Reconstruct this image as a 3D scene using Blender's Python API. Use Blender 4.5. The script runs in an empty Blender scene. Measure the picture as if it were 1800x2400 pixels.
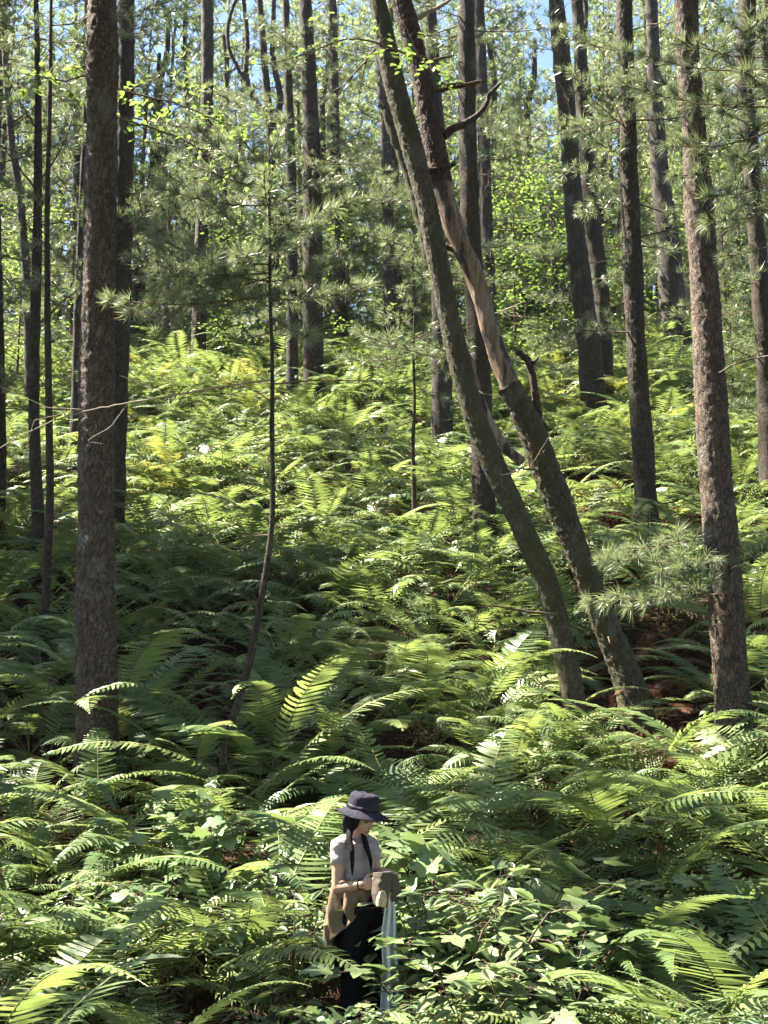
import bpy, math, random
import numpy as np
from mathutils import Vector, Matrix, noise as mnoise
R = math.radians
SC = bpy.context.scene
COL = SC.collection

# ------------------------------------------------------------------ camera
PITCH = R(10.2)
FPX = 3200.0                       # focal length in photo pixels (1800 x 2400)
cam_d = bpy.data.cameras.new('camera')
cam = bpy.data.objects.new('camera', cam_d)
COL.objects.link(cam)
cam.location = (0, 0, 0)
cam.rotation_euler = (R(90) + PITCH, 0, 0)
cam_d.sensor_fit = 'VERTICAL'
cam_d.sensor_height = 24.0
cam_d.lens = 24.0 * FPX / 2400.0
cam_d.clip_start = 0.05
cam_d.clip_end = 3000
SC.camera = cam

# ------------------------------------------------------------------ light
SUN = Vector((-0.62, 0.22, 0.95)).normalized()          # direction towards the sun
w = bpy.data.worlds.new('World'); SC.world = w; w.use_nodes = True
nt = w.node_tree; nt.nodes.clear()
sky = nt.nodes.new('ShaderNodeTexSky'); sky.sky_type = 'NISHITA'; sky.sun_disc = False
sky.sun_elevation = math.asin(SUN.z)
sky.sun_rotation = math.atan2(SUN.x, SUN.y)
sky.air_density = 0.85; sky.dust_density = 0.4
bg = nt.nodes.new('ShaderNodeBackground'); bg.inputs['Strength'].default_value = 0.05
wo = nt.nodes.new('ShaderNodeOutputWorld')
nt.links.new(sky.outputs[0], bg.inputs[0]); nt.links.new(bg.outputs[0], wo.inputs[0])
sd = bpy.data.lights.new('sun', 'SUN'); sd.energy = 5.0; sd.angle = R(0.5); sd.color = (1.0, 0.93, 0.78)
so = bpy.data.objects.new('sun', sd); COL.objects.link(so)
so.rotation_euler = SUN.to_track_quat('Z', 'Y').to_euler()
SC.view_settings.view_transform = 'Standard'; SC.view_settings.look = 'None'
SC.view_settings.gamma = 1.0; SC.view_settings.exposure = 3.0
SC.cycles.max_bounces = 4; SC.cycles.diffuse_bounces = 2; SC.cycles.transmission_bounces = 3
SC.cycles.glossy_bounces = 2
SC.cycles.use_denoising = True
SC.cycles.sample_clamp_indirect = 6.0

def px(x, y, Y):
    """photo pixel + distance along the view -> point in the place"""
    cx = (x - 900) / FPX; cy = (1200 - y) / FPX
    fy = math.cos(PITCH) - cy * math.sin(PITCH)
    fz = math.sin(PITCH) + cy * math.cos(PITCH)
    return Vector((cx / fy * Y, Y, fz / fy * Y))
def topx(p):
    d = p[1] * math.cos(PITCH) + p[2] * math.sin(PITCH)
    u = -p[1] * math.sin(PITCH) + p[2] * math.cos(PITCH)
    return 900 + FPX * p[0] / d, 1200 - FPX * u / d, d

# ------------------------------------------------------------------ terrain height
PROF = [(-700, -6), (-60, -3.2), (-8, -2.3), (2, -2.15), (8, -1.98), (9.4, -1.85), (10.6, -1.5), (12, -0.85), (13.6, -0.25), (16, 0.7), (18, 1.6), (21, 3.05),
        (24, 4.5), (28, 6.55), (32, 8.7), (36, 10.6), (40, 12.1), (43, 12.7), (47, 12.6), (60, 10.5), (100, 3.5), (250, -4), (1500, -30)]
PX_ = np.array([a for a, b in PROF], float); PZ_ = np.array([b for a, b in PROF], float)
def gz(x, y):
    z = float(np.interp(y, PX_, PZ_)) * 0.5 + 0.25 * float(np.interp(y - .8, PX_, PZ_)) + 0.25 * float(np.interp(y + .8, PX_, PZ_))
    k = min(1, max(0, (y - 8) / 10.0)) * (1 if y < 60 else math.exp(-(y - 60) / 60))
    n = mnoise.noise(Vector((x * .35, y * .35, 3.3))) * .32 + mnoise.noise(Vector((x * .9, y * .9, 8.3))) * .12
    return z + k * (n + 0.035 * max(-14, min(14, x)) ) + (0.08 * n)

# ------------------------------------------------------------------ mesh helpers
def mesh_np(name, V, faces, mats, midx=None, smooth=True, attr=None):
    """faces: list of int arrays (n,3) or (n,4); midx: list of material index per array"""
    me = bpy.data.meshes.new(name)
    V = np.asarray(V, np.float32)
    me.vertices.add(len(V)); me.vertices.foreach_set('co', V.ravel())
    nl = sum(f.size for f in faces); npoly = sum(len(f) for f in faces)
    me.loops.add(nl); me.polygons.add(npoly)
    me.loops.foreach_set('vertex_index', np.concatenate([f.ravel() for f in faces]).astype(np.int32))
    tot = np.concatenate([np.full(len(f), f.shape[1]) for f in faces])
    st = np.concatenate([[0], np.cumsum(tot)[:-1]]).astype(np.int32)
    me.polygons.foreach_set('loop_start', st)
    if midx is not None:
        mi = np.concatenate([np.full(len(f), m) for f, m in zip(faces, midx)]).astype(np.int32)
        me.polygons.foreach_set('material_index', mi)
    me.polygons.foreach_set('use_smooth', np.full(npoly, smooth))
    for m in mats: me.materials.append(m)
    if attr is not None:
        a = me.attributes.new('tint', 'FLOAT', 'POINT'); a.data.foreach_set('value', np.asarray(attr, np.float32))
    me.update(calc_edges=True)
    return me
class Buf:
    def __init__(s): s.V = []; s.F = []; s.M = []; s.T = []; s.n = 0
    def add(s, V, F, m=0, t=None):
        V = np.asarray(V, float)
        s.V.append(V)
        for f in (F if isinstance(F, list) else [F]):
            s.F.append(np.asarray(f, np.int64) + s.n); s.M.append(m)
        s.T.append(np.full(len(V), 0.5) if t is None else np.broadcast_to(t, (len(V),)))
        s.n += len(V)
    def mesh(s, name, mats, smooth=True):
        return mesh_np(name, np.concatenate(s.V), s.F, mats, s.M, smooth, np.concatenate(s.T))
def obj(name, me, parent=None, loc=None):
    o = bpy.data.objects.new(name, me); COL.objects.link(o)
    if parent is not None: o.parent = parent
    if loc is not None: o.location = loc
    return o
def tag(o, label=None, cat=None, group=None, kind=None):
    if label: o['label'] = label
    if cat: o['category'] = cat
    if group: o['group'] = group
    if kind: o['kind'] = kind
    return o
def scatter(bV, bF, mats, offs):
    """copies of a small mesh; mats (N,3,3), offs (N,3)"""
    N = len(offs); k = len(bV)
    V = np.einsum('nij,kj->nki', mats, bV) + offs[:, None, :]
    out = []
    for f in bF:
        out.append((np.asarray(f)[None] + (np.arange(N) * k)[:, None, None]).reshape(-1, np.asarray(f).shape[1]))
    return V.reshape(-1, 3), out
def frame_from_dir(D, roll=None, rng=None):
    """matrices whose X column is D; random roll"""
    D = D / np.linalg.norm(D, axis=1, keepdims=True)
    up = np.tile([0., 0, 1], (len(D), 1)); bad = np.abs(D[:, 2]) > .95; up[bad] = [1, 0, 0]
    S = np.cross(up, D); S /= np.linalg.norm(S, axis=1, keepdims=True)
    U = np.cross(D, S)
    if roll is not None:
        c = np.cos(roll)[:, None]; s = np.sin(roll)[:, None]
        S, U = S * c + U * s, U * c - S * s
    return np.stack([D, S, U], axis=2)
def tube(P, rad, seg=8, cap=True, disp=None):
    """tube through points P with radii; returns V, [quads]"""
    P = np.asarray(P, float); rad = np.asarray(rad, float)
    T = np.gradient(P, axis=0); T /= np.linalg.norm(T, axis=1, keepdims=True) + 1e-9
    ref = np.array([0., 1, 0]) if abs(T[:, 1]).max() < .9 else np.array([1., 0, 0])
    if abs((T @ ref)).max() > .95: ref = np.array([0.3, 0.2, .93])
    S = np.cross(T, ref); S /= np.linalg.norm(S, axis=1, keepdims=True)
    U = np.cross(S, T)
    a = np.arange(seg) / seg * 2 * np.pi
    rr = rad[:, None] * np.ones(seg)
    if disp is not None: rr = rr + disp
    V = P[:, None, :] + rr[:, :, None] * (np.cos(a)[None, :, None] * S[:, None, :] + np.sin(a)[None, :, None] * U[:, None, :])
    n = len(P)
    i = np.arange(n - 1)[:, None] * seg; j = np.arange(seg)[None]; j2 = (j + 1) % seg
    F = np.stack([i + j, i + j2, i + seg + j2, i + seg + j], axis=2).reshape(-1, 4)
    return V.reshape(-1, 3), [F]
def resample(pts, step):
    P = np.array(pts, float); d = np.r_[0, np.cumsum(np.linalg.norm(np.diff(P[:, :3], axis=0), axis=1))]
    n = max(3, int(d[-1] / step)); t = np.linspace(0, d[-1], n)
    Q = np.stack([np.interp(t, d, P[:, k]) for k in range(P.shape[1])], axis=1)
    k = max(1, int(.35 / step)); 
    if n > 4 * k:                                    # soften the corners
        for _ in range(2):
            pad = np.pad(Q, ((k, k), (0, 0)), mode='edge'); c = np.cumsum(np.vstack([np.zeros(Q.shape[1]), pad]), axis=0)
            S = (c[2 * k + 1:] - c[:-(2 * k + 1)]) / (2 * k + 1); S[:k] = Q[:k]; S[-k:] = Q[-k:]; Q = S
    return Q

# ------------------------------------------------------------------ materials
def nmat(name):
    m = bpy.data.materials.new(name); m.use_nodes = True; t = m.node_tree; t.nodes.clear()
    return m, t, t.nodes, t.links
def mixrgb(t, a, b, f, mode='MIX'):
    n = t.nodes.new('ShaderNodeMix'); n.data_type = 'RGBA'; n.blend_type = mode
    for sock, v in ((n.inputs[0], f), (n.inputs[6], a), (n.inputs[7], b)):
        if hasattr(v, 'is_output'): t.links.new(v, sock)
        else: sock.default_value = v if not isinstance(v, tuple) else (v + (1,) if len(v) == 3 else v)
    return n.outputs[2]
def ramp(t, fac, stops):
    n = t.nodes.new('ShaderNodeValToRGB'); e = n.color_ramp.elements
    while len(e) < len(stops): e.new(.5)
    for i, (p, c) in enumerate(stops): e[i].position = p; e[i].color = c + (1,)
    t.links.new(fac, n.inputs[0]); return n.outputs[0]
def noise_n(t, scale, detail=4, vec=None, rough=.55):
    n = t.nodes.new('ShaderNodeTexNoise'); n.inputs['Scale'].default_value = scale; n.inputs['Detail'].default_value = detail
    n.inputs['Roughness'].default_value = rough
    if vec is not None: t.links.new(vec, n.inputs[0])
    return n.outputs[0]
def coords(t, kind='Object', scale=(1, 1, 1)):
    if kind == 'World': o = t.nodes.new('ShaderNodeNewGeometry').outputs['Position']
    else: o = t.nodes.new('ShaderNodeTexCoord').outputs[kind]
    m = t.nodes.new('ShaderNodeMapping'); m.inputs['Scale'].default_value = scale
    t.links.new(o, m.inputs[0]); return m.outputs[0]
def bumpn(t, h, strength=.5, dist=.02, normal=None):
    b = t.nodes.new('ShaderNodeBump'); b.inputs['Strength'].default_value = strength; b.inputs['Distance'].default_value = dist
    t.links.new(h, b.inputs['Height'])
    if normal is not None: t.links.new(normal, b.inputs['Normal'])
    return b.outputs[0]
def principled(t, col, rough=.6, spec=.5, normal=None):
    p = t.nodes.new('ShaderNodeBsdfPrincipled')
    if hasattr(col, 'is_output'): t.links.new(col, p.inputs['Base Color'])
    else: p.inputs['Base Color'].default_value = col + (1,)
    if hasattr(rough, 'is_output'): t.links.new(rough, p.inputs['Roughness'])
    else: p.inputs['Roughness'].default_value = rough
    p.inputs['Specular IOR Level'].default_value = spec
    if normal is not None: t.links.new(normal, p.inputs['Normal'])
    return p.outputs[0]
def leaf_mat(name, c_dark, c_mid, c_light, trans=(.2, .35, .04), tf=.4, rough=.42, spec=.5, patch=.4):
    m, t, N, L = nmat(name)
    att = N.new('ShaderNodeAttribute'); att.attribute_name = 'tint'
    oi = N.new('ShaderNodeObjectInfo')
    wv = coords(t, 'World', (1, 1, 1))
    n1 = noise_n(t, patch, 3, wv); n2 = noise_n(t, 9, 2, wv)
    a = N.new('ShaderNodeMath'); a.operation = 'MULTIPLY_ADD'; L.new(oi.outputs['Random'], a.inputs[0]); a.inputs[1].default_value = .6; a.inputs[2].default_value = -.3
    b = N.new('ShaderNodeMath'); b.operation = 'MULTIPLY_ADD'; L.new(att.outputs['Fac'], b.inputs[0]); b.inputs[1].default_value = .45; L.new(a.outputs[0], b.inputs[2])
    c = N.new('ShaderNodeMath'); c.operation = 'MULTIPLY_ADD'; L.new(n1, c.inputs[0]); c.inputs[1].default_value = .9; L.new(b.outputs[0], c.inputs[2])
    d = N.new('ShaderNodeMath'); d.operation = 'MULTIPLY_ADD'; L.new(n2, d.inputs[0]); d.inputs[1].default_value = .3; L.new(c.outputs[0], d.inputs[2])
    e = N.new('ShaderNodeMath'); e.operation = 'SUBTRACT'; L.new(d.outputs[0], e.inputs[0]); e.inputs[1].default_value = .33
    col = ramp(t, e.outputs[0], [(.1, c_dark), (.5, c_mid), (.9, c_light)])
    p = principled(t, col, rough, spec)
    tr = N.new('ShaderNodeBsdfTranslucent')
    L.new(mixrgb(t, col, trans, .6), tr.inputs[0])
    mx = N.new('ShaderNodeMixShader'); mx.inputs[0].default_value = tf
    L.new(p, mx.inputs[1]); L.new(tr.outputs[0], mx.inputs[2])
    o = N.new('ShaderNodeOutputMaterial'); L.new(mx.outputs[0], o.inputs[0])
    return m
def bark_mat(name, c1, c2, c3, lichen=.35, sc=14, moss=0.0, bstr=.9, lich_col=(.13, .135, .105)):
    m, t, N, L = nmat(name)
    v = coords(t, 'Object', (1, 1, .5))
    dist = noise_n(t, 6, 4, v)
    add = N.new('ShaderNodeVectorMath'); add.operation = 'MULTIPLY_ADD'; L.new(dist, add.inputs[0]); add.inputs[1].default_value = (.12, .12, .2); L.new(v, add.inputs[2])
    vo = N.new('ShaderNodeTexVoronoi'); vo.feature = 'DISTANCE_TO_EDGE'; vo.inputs['Scale'].default_value = sc; L.new(add.outputs[0], vo.inputs[0])
    vc = N.new('ShaderNodeTexVoronoi'); vc.inputs['Scale'].default_value = sc; L.new(add.outputs[0], vc.inputs[0])
    cell = N.new('ShaderNodeSeparateColor'); L.new(vc.outputs['Color'], cell.inputs[0])
    crack = ramp(t, vo.outputs[0], [(0, (0, 0, 0)), (.10, (1, 1, 1))])
    crn = noise_n(t, 4, 3, coords(t, 'Object'))
    fine = noise_n(t, 60, 6, coords(t, 'Object', (1, 1, .3)), .7)
    base = ramp(t, cell.outputs[0], [(.1, c1), (.55, c2), (.95, c3)])
    base = mixrgb(t, base, fine, .35, 'OVERLAY')
    base = mixrgb(t, base, ramp(t, fine, [(.3, c1), (.7, c3)]), .45)
    col = mixrgb(t, mixrgb(t, tuple(x * .25 for x in c1), base, .25), base, crack)
    ln = noise_n(t, 3.1, 6, coords(t, 'Object', (1, 1, .7)), .65)
    lf = ramp(t, ln, [(.57, (0, 0, 0)), (.64, (lichen,) * 3)])
    col = mixrgb(t, col, lich_col, lf)
    if moss:
        mn = noise_n(t, 1.7, 5, coords(t, 'Object', (1, 1, .5)), .7)
        mf = ramp(t, mn, [(.42, (0, 0, 0)), (.6, (moss, moss, moss))])
        col = mixrgb(t, col, (.045, .05, .016), mf)
    h = mixrgb(t, crack, fine, .3)
    nrm = bumpn(t, h, bstr, .012)
    o = N.new('ShaderNodeOutputMaterial'); L.new(principled(t, col, .85, .25, nrm), o.inputs[0])
    return m
def plain_mat(name, col, rough=.8, spec=.3, nz=12, var=.35, bump=.2, bd=.005):
    m, t, N, L = nmat(name)
    n = noise_n(t, nz, 5, coords(t, 'Object'))
    c = ramp(t, n, [(.3, tuple(x * (1 - var) for x in col)), (.7, tuple(min(1, x * (1 + var)) for x in col))])
    nb = noise_n(t, nz * 5, 3, coords(t, 'Object'))
    o = N.new('ShaderNodeOutputMaterial'); L.new(principled(t, c, rough, spec, bumpn(t, nb, bump, bd)), o.inputs[0])
    return m

M = {}
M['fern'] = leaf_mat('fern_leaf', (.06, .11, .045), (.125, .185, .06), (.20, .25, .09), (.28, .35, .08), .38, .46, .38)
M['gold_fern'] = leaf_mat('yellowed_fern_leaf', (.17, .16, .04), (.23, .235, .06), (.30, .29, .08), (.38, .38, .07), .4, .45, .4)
M['litter'] = leaf_mat('dry_litter', (.05, .025, .015), (.12, .06, .038), (.22, .12, .08), (.2, .1, .05), .15, .8, .15)
M['rachis'] = leaf_mat('fern_rachis', (.12, .14, .04), (.18, .19, .06), (.22, .2, .08), (.2, .2, .05), .1, .5)
M['dead_fern'] = leaf_mat('dead_fern', (.06, .03, .018), (.13, .065, .035), (.22, .11, .06), (.3, .14, .06), .3, .8, .2)
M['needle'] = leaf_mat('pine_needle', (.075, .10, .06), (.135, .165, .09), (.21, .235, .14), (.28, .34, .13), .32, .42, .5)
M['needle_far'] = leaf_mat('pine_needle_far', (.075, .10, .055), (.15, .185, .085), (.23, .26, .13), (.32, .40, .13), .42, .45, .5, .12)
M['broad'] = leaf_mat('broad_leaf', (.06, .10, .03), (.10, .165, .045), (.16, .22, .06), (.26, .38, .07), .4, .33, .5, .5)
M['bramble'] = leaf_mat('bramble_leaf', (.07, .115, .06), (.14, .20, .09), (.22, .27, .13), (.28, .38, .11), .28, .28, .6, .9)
M['bark_a'] = bark_mat('pine_bark_brown', (.05, .034, .025), (.088, .06, .043), (.14, .105, .08), .5, 24)
M['bark_b'] = bark_mat('pine_bark_dark', (.024, .018, .014), (.046, .033, .025), (.08, .056, .042), .4, 24, .2)
M['bark_m'] = bark_mat('bark_mossy', (.04, .03, .02), (.07, .055, .036), (.11, .09, .06), .5, 22, .75, .5, (.11, .115, .085))
M['bark_far'] = bark_mat('bark_far', (.028, .022, .018), (.05, .039, .032), (.085, .067, .054), .4, 18, 0, .5)
M['twig'] = plain_mat('twig_bark', (.10, .07, .05), .85, .2, 20, .4)
M['dead_twig'] = plain_mat('dead_twig', (.26, .2, .15), .8, .3, 20, .35)
M['dead_dark'] = bark_mat('charred_dead_wood', (.03, .02, .017), (.055, .035, .028), (.10, .06, .045), .15, 16)
def wood_mat():
    m, t, N, L = nmat('bare_wood')
    v = coords(t, 'Object', (22, 22, 1.6)); n = noise_n(t, 1.6, 6, v, .65)
    c = ramp(t, n, [(.30, (.03, .018, .012)), (.44, (.11, .065, .04)), (.6, (.22, .155, .10)), (.8, (.33, .27, .2))])
    n2 = noise_n(t, 1.3, 4, coords(t, 'Object', (1, 1, .6)))
    c = mixrgb(t, c, (.30, .28, .24), ramp(t, n2, [(.5, (0, 0, 0)), (.65, (.7, .7, .7))]))
    n3 = noise_n(t, 5, 5, coords(t, 'Object', (1, 1, .22)), .7)
    c = mixrgb(t, c, (.035, .026, .02), ramp(t, n3, [(.53, (0, 0, 0)), (.57, (1, 1, 1))]))
    o = N.new('ShaderNodeOutputMaterial'); L.new(principled(t, c, .7, .3, bumpn(t, n, .6, .01)), o.inputs[0]); return m
M['wood'] = wood_mat()
def ground_mat():
    m, t, N, L = nmat('forest_floor')
    wv = coords(t, 'World'); n1 = noise_n(t, 14, 8, wv, .7); n2 = noise_n(t, .5, 4, wv)
    c = ramp(t, n1, [(.3, (.012, .008, .006)), (.5, (.04, .022, .015)), (.7, (.10, .052, .035))])
    g = ramp(t, n1, [(.3, (.012, .018, .006)), (.7, (.05, .07, .02))])
    c = mixrgb(t, c, g, ramp(t, n2, [(.45, (0, 0, 0)), (.6, (.8, .8, .8))]))
    o = N.new('ShaderNodeOutputMaterial'); L.new(principled(t, c, .95, .1, bumpn(t, n1, 1, .06)), o.inputs[0]); return m
M['ground'] = ground_mat()

# ------------------------------------------------------------------ ground sheet
def build_ground():
    xs = np.unique(np.concatenate([np.linspace(-1500, -60, 12), np.linspace(-60, -16, 16), np.linspace(-16, 16, 110), np.linspace(16, 60, 16), np.linspace(60, 1500, 12)]))
    ys = np.unique(np.concatenate([np.linspace(-700, -20, 10), np.linspace(-20, 4, 16), np.linspace(4, 46, 150), np.linspace(46, 90, 20), np.linspace(90, 1500, 20)]))
    V = np.array([(x, y, gz(x, y)) for y in ys for x in xs])
    nx = len(xs); i, j = np.meshgrid(np.arange(len(ys) - 1), np.arange(nx - 1), indexing='ij'); b = (i * nx + j).ravel()
    me = mesh_np('ground', V, [np.stack([b, b + 1, b + nx + 1, b + nx], axis=1)], [M['ground']])
    tag(obj('ground', me), 'brown leaf litter slope under the ferns', 'ground', kind='structure')
build_ground()

# ------------------------------------------------------------------ the thin forest air
def haze(density):
    V = [(x, y, z) for x in (-90, 90) for y in (-40, 110) for z in (-12, 32)]
    F = [(0, 1, 3, 2), (4, 6, 7, 5), (0, 4, 5, 1), (2, 3, 7, 6), (0, 2, 6, 4), (1, 5, 7, 3)]
    m, t, N, L = nmat('haze'); v = N.new('ShaderNodeVolumePrincipled'); v.inputs['Color'].default_value = (.86, .93, 1, 1); v.inputs['Density'].default_value = density; v.inputs['Anisotropy'].default_value = .35
    o = N.new('ShaderNodeOutputMaterial'); L.new(v.outputs[0], o.inputs['Volume'])
    h = obj('haze', mesh_np('haze', V, [np.array(F)], [m], None, False)); tag(h, 'thin bluish forest haze in the air', 'haze', kind='stuff')
SC.cycles.volume_bounces = 0
haze(.0001)
# ------------------------------------------------------------------ needles, branches, crowns
def tuft_mesh(k, L, wd, seed, spread=(12, 78), droop=.25):
    rng = np.random.default_rng(seed); V = []; F = []
    for i in range(k):
        az = rng.uniform(0, 2 * np.pi); sp = np.radians(rng.uniform(*spread)); l = L * rng.uniform(.7, 1.1)
        d = np.array([np.cos(sp), np.sin(sp) * np.cos(az), np.sin(sp) * np.sin(az)])
        side = np.cross(d, rng.normal(size=3)); side /= np.linalg.norm(side)
        mid = d * l * .55; tip = d * l + np.array([0, 0, -droop * l * rng.uniform(.2, 1)])
        b = len(V); V += [mid * .02 - side * wd * .35, mid * .02 + side * wd * .35, mid + side * wd * .5, mid - side * wd * .5, tip]
        F.append((b, b + 1, b + 2, b + 3, b + 4))
    F = np.array(F)
    return np.array(V), [F[:, :4], F[:, [3, 2, 4]]]
def pine_limbs(specs, rng, buf, tw=None, tuft=None, twig_gap=.16, twig_len=.5, tuft_gap=.085, bare=.25, mat=(0, 1), up=.12, dens=1.0, thick=.011):
    """specs: (origin, direction, length) for every limb"""
    O = []; D = []
    for (o, d, L) in specs:
        o = np.array(o, float); d = np.array(d, float); d /= np.linalg.norm(d)
        n = max(5, int(L / .25)); s = np.linspace(0, 1, n)
        wob = np.cumsum(rng.normal(0, .035, (n, 3)), axis=0) * L * .35
        P = o + d * (s * L)[:, None] + np.array([0, 0, 1]) * ((-.25 * s + .35 * up / .12 * s ** 2) * L * .5)[:, None] + wob * s[:, None]
        V, F = tube(P, thick * L * (1 - .8 * s) + .003, 4); buf.add(V, F, mat[0])
        side = np.cross(d, [0, 0, 1]); side /= np.linalg.norm(side) + 1e-9
        t = bare * L; k = 0
        while t < L:
            f = t / L; p = np.array([np.interp(f, s, P[:, c]) for c in range(3)])
            sg = 1 if k % 2 else -1; k += 1
            dd = d * rng.uniform(.5, .9) + side * sg * rng.uniform(.5, 1) + np.array([0, 0, rng.uniform(-.25, .4)]); dd /= np.linalg.norm(dd)
            tl = twig_len * rng.uniform(.5, 1.15) * (1.05 - .55 * f) * min(1, L / 1.2)
            if rng.random() < dens:
                nn = 4; q = np.linspace(0, 1, nn)
                TP = p + dd * (q * tl)[:, None] + np.array([0, 0, .12 * tl]) * (q ** 2)[:, None]
                if tw: V, F = tube(TP, np.linspace(.0045, .002, nn), 3); buf.add(V, F, mat[0])
                m = max(1, int(tl * .75 / tuft_gap))
                for q in np.linspace(.3, 1, m):
                    O.append(p + dd * q * tl + np.array([0, 0, .12 * tl * q * q])); D.append(dd + rng.normal(0, .18, 3) + np.array([0, 0, .25]))
            t += twig_gap * rng.uniform(.7, 1.3)
        O.append(P[-1]); D.append(d + np.array([0, 0, .3]))
    O = np.array(O); D = np.array(D)
    A = frame_from_dir(D, rng.uniform(0, 6.28, len(D))) * rng.uniform(.75, 1.2, len(D))[:, None, None]
    V, F = scatter(tuft[0], tuft[1], A, O)
    # droop is world-down enough: tufts lie within a cone
    buf.add(V, F, mat[1], np.repeat(rng.uniform(0, 1, len(D)), len(tuft[0])))
def crown_mesh(name, h, r0, r1, nl, seed, tuft, needle='needle', wood='twig', shape='round', lean=0, **kw):
    rng = np.random.default_rng(seed); b = Buf(); specs = []
    for i in range(nl):
        f = (i + rng.uniform(0, 1)) / nl; z = f * h
        rad = (r0 + (r1 - r0) * f) if shape == 'cone' else (r0 * math.sin(math.pi * (.18 + .74 * f)) ** .7)
        az = i * 2.4 + rng.uniform(-.5, .5); el = rng.uniform(-.1, .35) + .5 * f
        specs.append(((0, 0, z), (math.cos(az) * math.cos(el), math.sin(az) * math.cos(el), math.sin(el)), rad * rng.uniform(.65, 1.15)))
    P = [(0, 0, h * s) for s in np.linspace(-.02, 1.02, 8)]
    V, F = tube(P, np.linspace(.022 * h if h < 5 else .09, .01, 8), 6); b.add(V, F, 0)
    pine_limbs(specs, rng, b, tuft=tuft, **kw)
    return b.mesh(name, [M[wood], M[needle]], smooth=False)

T_NEAR = tuft_mesh(44, .17, .006, 1, (6, 66), .4)
T_MID = tuft_mesh(28, .18, .009, 2, (6, 68), .4)
T_FAR = tuft_mesh(14, .22, .020, 3)
T_CAN = tuft_mesh(9, .20, .020, 4, (15, 88))

# ---------------------------------------------------------------- broad leaves
def leaf_ovate(L=1.0, W=.62, fold=.12):
    pts = [(0, 0), (.18, .28), (.42, .5), (.68, .40), (.88, .16), (1, 0)]
    V = [(x * L, 0, -.10 * L * x * x) for x, y in pts]
    nV = len(V)
    for sg in (1, -1): V += [(x * L, sg * y * W, fold * y * L - .12 * L * x * x) for x, y in pts[1:5]]
    F4 = []; F3 = []
    for k, sg in enumerate((1, -1)):
        o = nV + k * 4; ring = [o, o + 1, o + 2, o + 3]
        f = [(0, 1, ring[0])], [(1, 2, ring[1], ring[0]), (2, 3, ring[2], ring[1]), (3, 4, ring[3], ring[2])], [(4, 5, ring[3])]
        F3 += f[0] + f[2]; F4 += f[1]
    return np.array(V, float), [np.array(F4), np.array(F3)]
def leaf_lobed(L=1.0):
    """five-lobed bramble leaf"""
    out = [(0, 0), (-.13, .16), (-.12, .34), (.04, .46), (.16, .44), (.26, .36), (.40, .50), (.58, .56), (.64, .40), (.63, .26), (.78, .22), (.93, .12), (1.08, 0)]
    c = (.30, 0)
    ring = out + [(x, -y) for x, y in out[-2:0:-1]]
    z = lambda x, y: .16 * abs(y) - .18 * ((x - .3) ** 2) - .12 * y * y
    V = [(c[0] * L, 0, .02)] + [(x * L, y * L, z(x, y) * L + (.02 if i % 3 == 2 else 0) * -L) for i, (x, y) in enumerate(ring)]
    n = len(ring); F = [(0, i + 1, (i + 1) % n + 1) for i in range(n)]
    return np.array(V, float), [np.array(F)]
OVATE = leaf_ovate(); LOBED = leaf_lobed()
def shrub_meshes(name, n_stem, H, spread, leaf, size, gap, seed, leafmat='bramble', curve=.5, jit=.35):
    """returns stem mesh, foliage mesh (origin on the ground)"""
    rng = np.random.default_rng(seed); sb = Buf(); O = []; D = []; S = []; Nn = []
    for i in range(n_stem):
        az = rng.uniform(0, 6.28); h = H * rng.uniform(.6, 1.1); r = spread * rng.uniform(.3, 1)
        s = np.linspace(0, 1, 9); d = np.array([math.cos(az), math.sin(az), 0])
        P = d * (r * s ** (1 + curve))[:, None] + np.array([0, 0, 1]) * (h * (1 - (1 - s) ** 1.6) * (1 - .25 * curve * s ** 3))[:, None]
        P = P + np.cumsum(rng.normal(0, .012, (9, 3)), axis=0); P[:, :2] += rng.normal(0, .05, 2)
        P = P + np.zeros_like(P)
        V, F = tube(P, np.linspace(.006, .002, 9), 4); sb.add(V, F, 0)
        L = np.linalg.norm(np.diff(P, axis=0), axis=1).sum(); m = int(L * .85 / gap)
        for k, q in enumerate(np.linspace(.18, 1, m)):
            p = np.array([np.interp(q, s, P[:, c]) for c in range(3)]); a = k * 2.4 + rng.uniform(-.5, .5)
            dd = np.array([math.cos(a), math.sin(a), rng.uniform(-.25, .55)])
            pl = size * rng.uniform(.3, .8); e = p + dd * pl * .7
            V, F = tube([p, p + dd * pl * .35 + [0, 0, .01], e], [.0018] * 3, 3); sb.add(V, F, 0)
            O.append(e); D.append([dd[0], dd[1], rng.uniform(-.5, .25)]); S.append(size * rng.uniform(.55, 1.2))
    O = np.array(O); D = np.array(D); A = frame_from_dir(D, rng.normal(0, jit, len(D))) * np.array(S)[:, None, None]
    fb = Buf(); leaf_i = rng.random(len(D)) < (1 if leaf == 'lobed' else 0 if leaf == 'ovate' else .5)
    for sel, lf in ((leaf_i, LOBED), (~leaf_i, OVATE)):
        if sel.any():
            V, F = scatter(lf[0], lf[1], A[sel], O[sel]); fb.add(V, F, 0, np.repeat(rng.uniform(0, 1, sel.sum()), len(lf[0])))
    return sb.mesh(name + '_stem', [M['twig']]), fb.mesh(name + '_leaves', [M[leafmat]], smooth=True)
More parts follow.
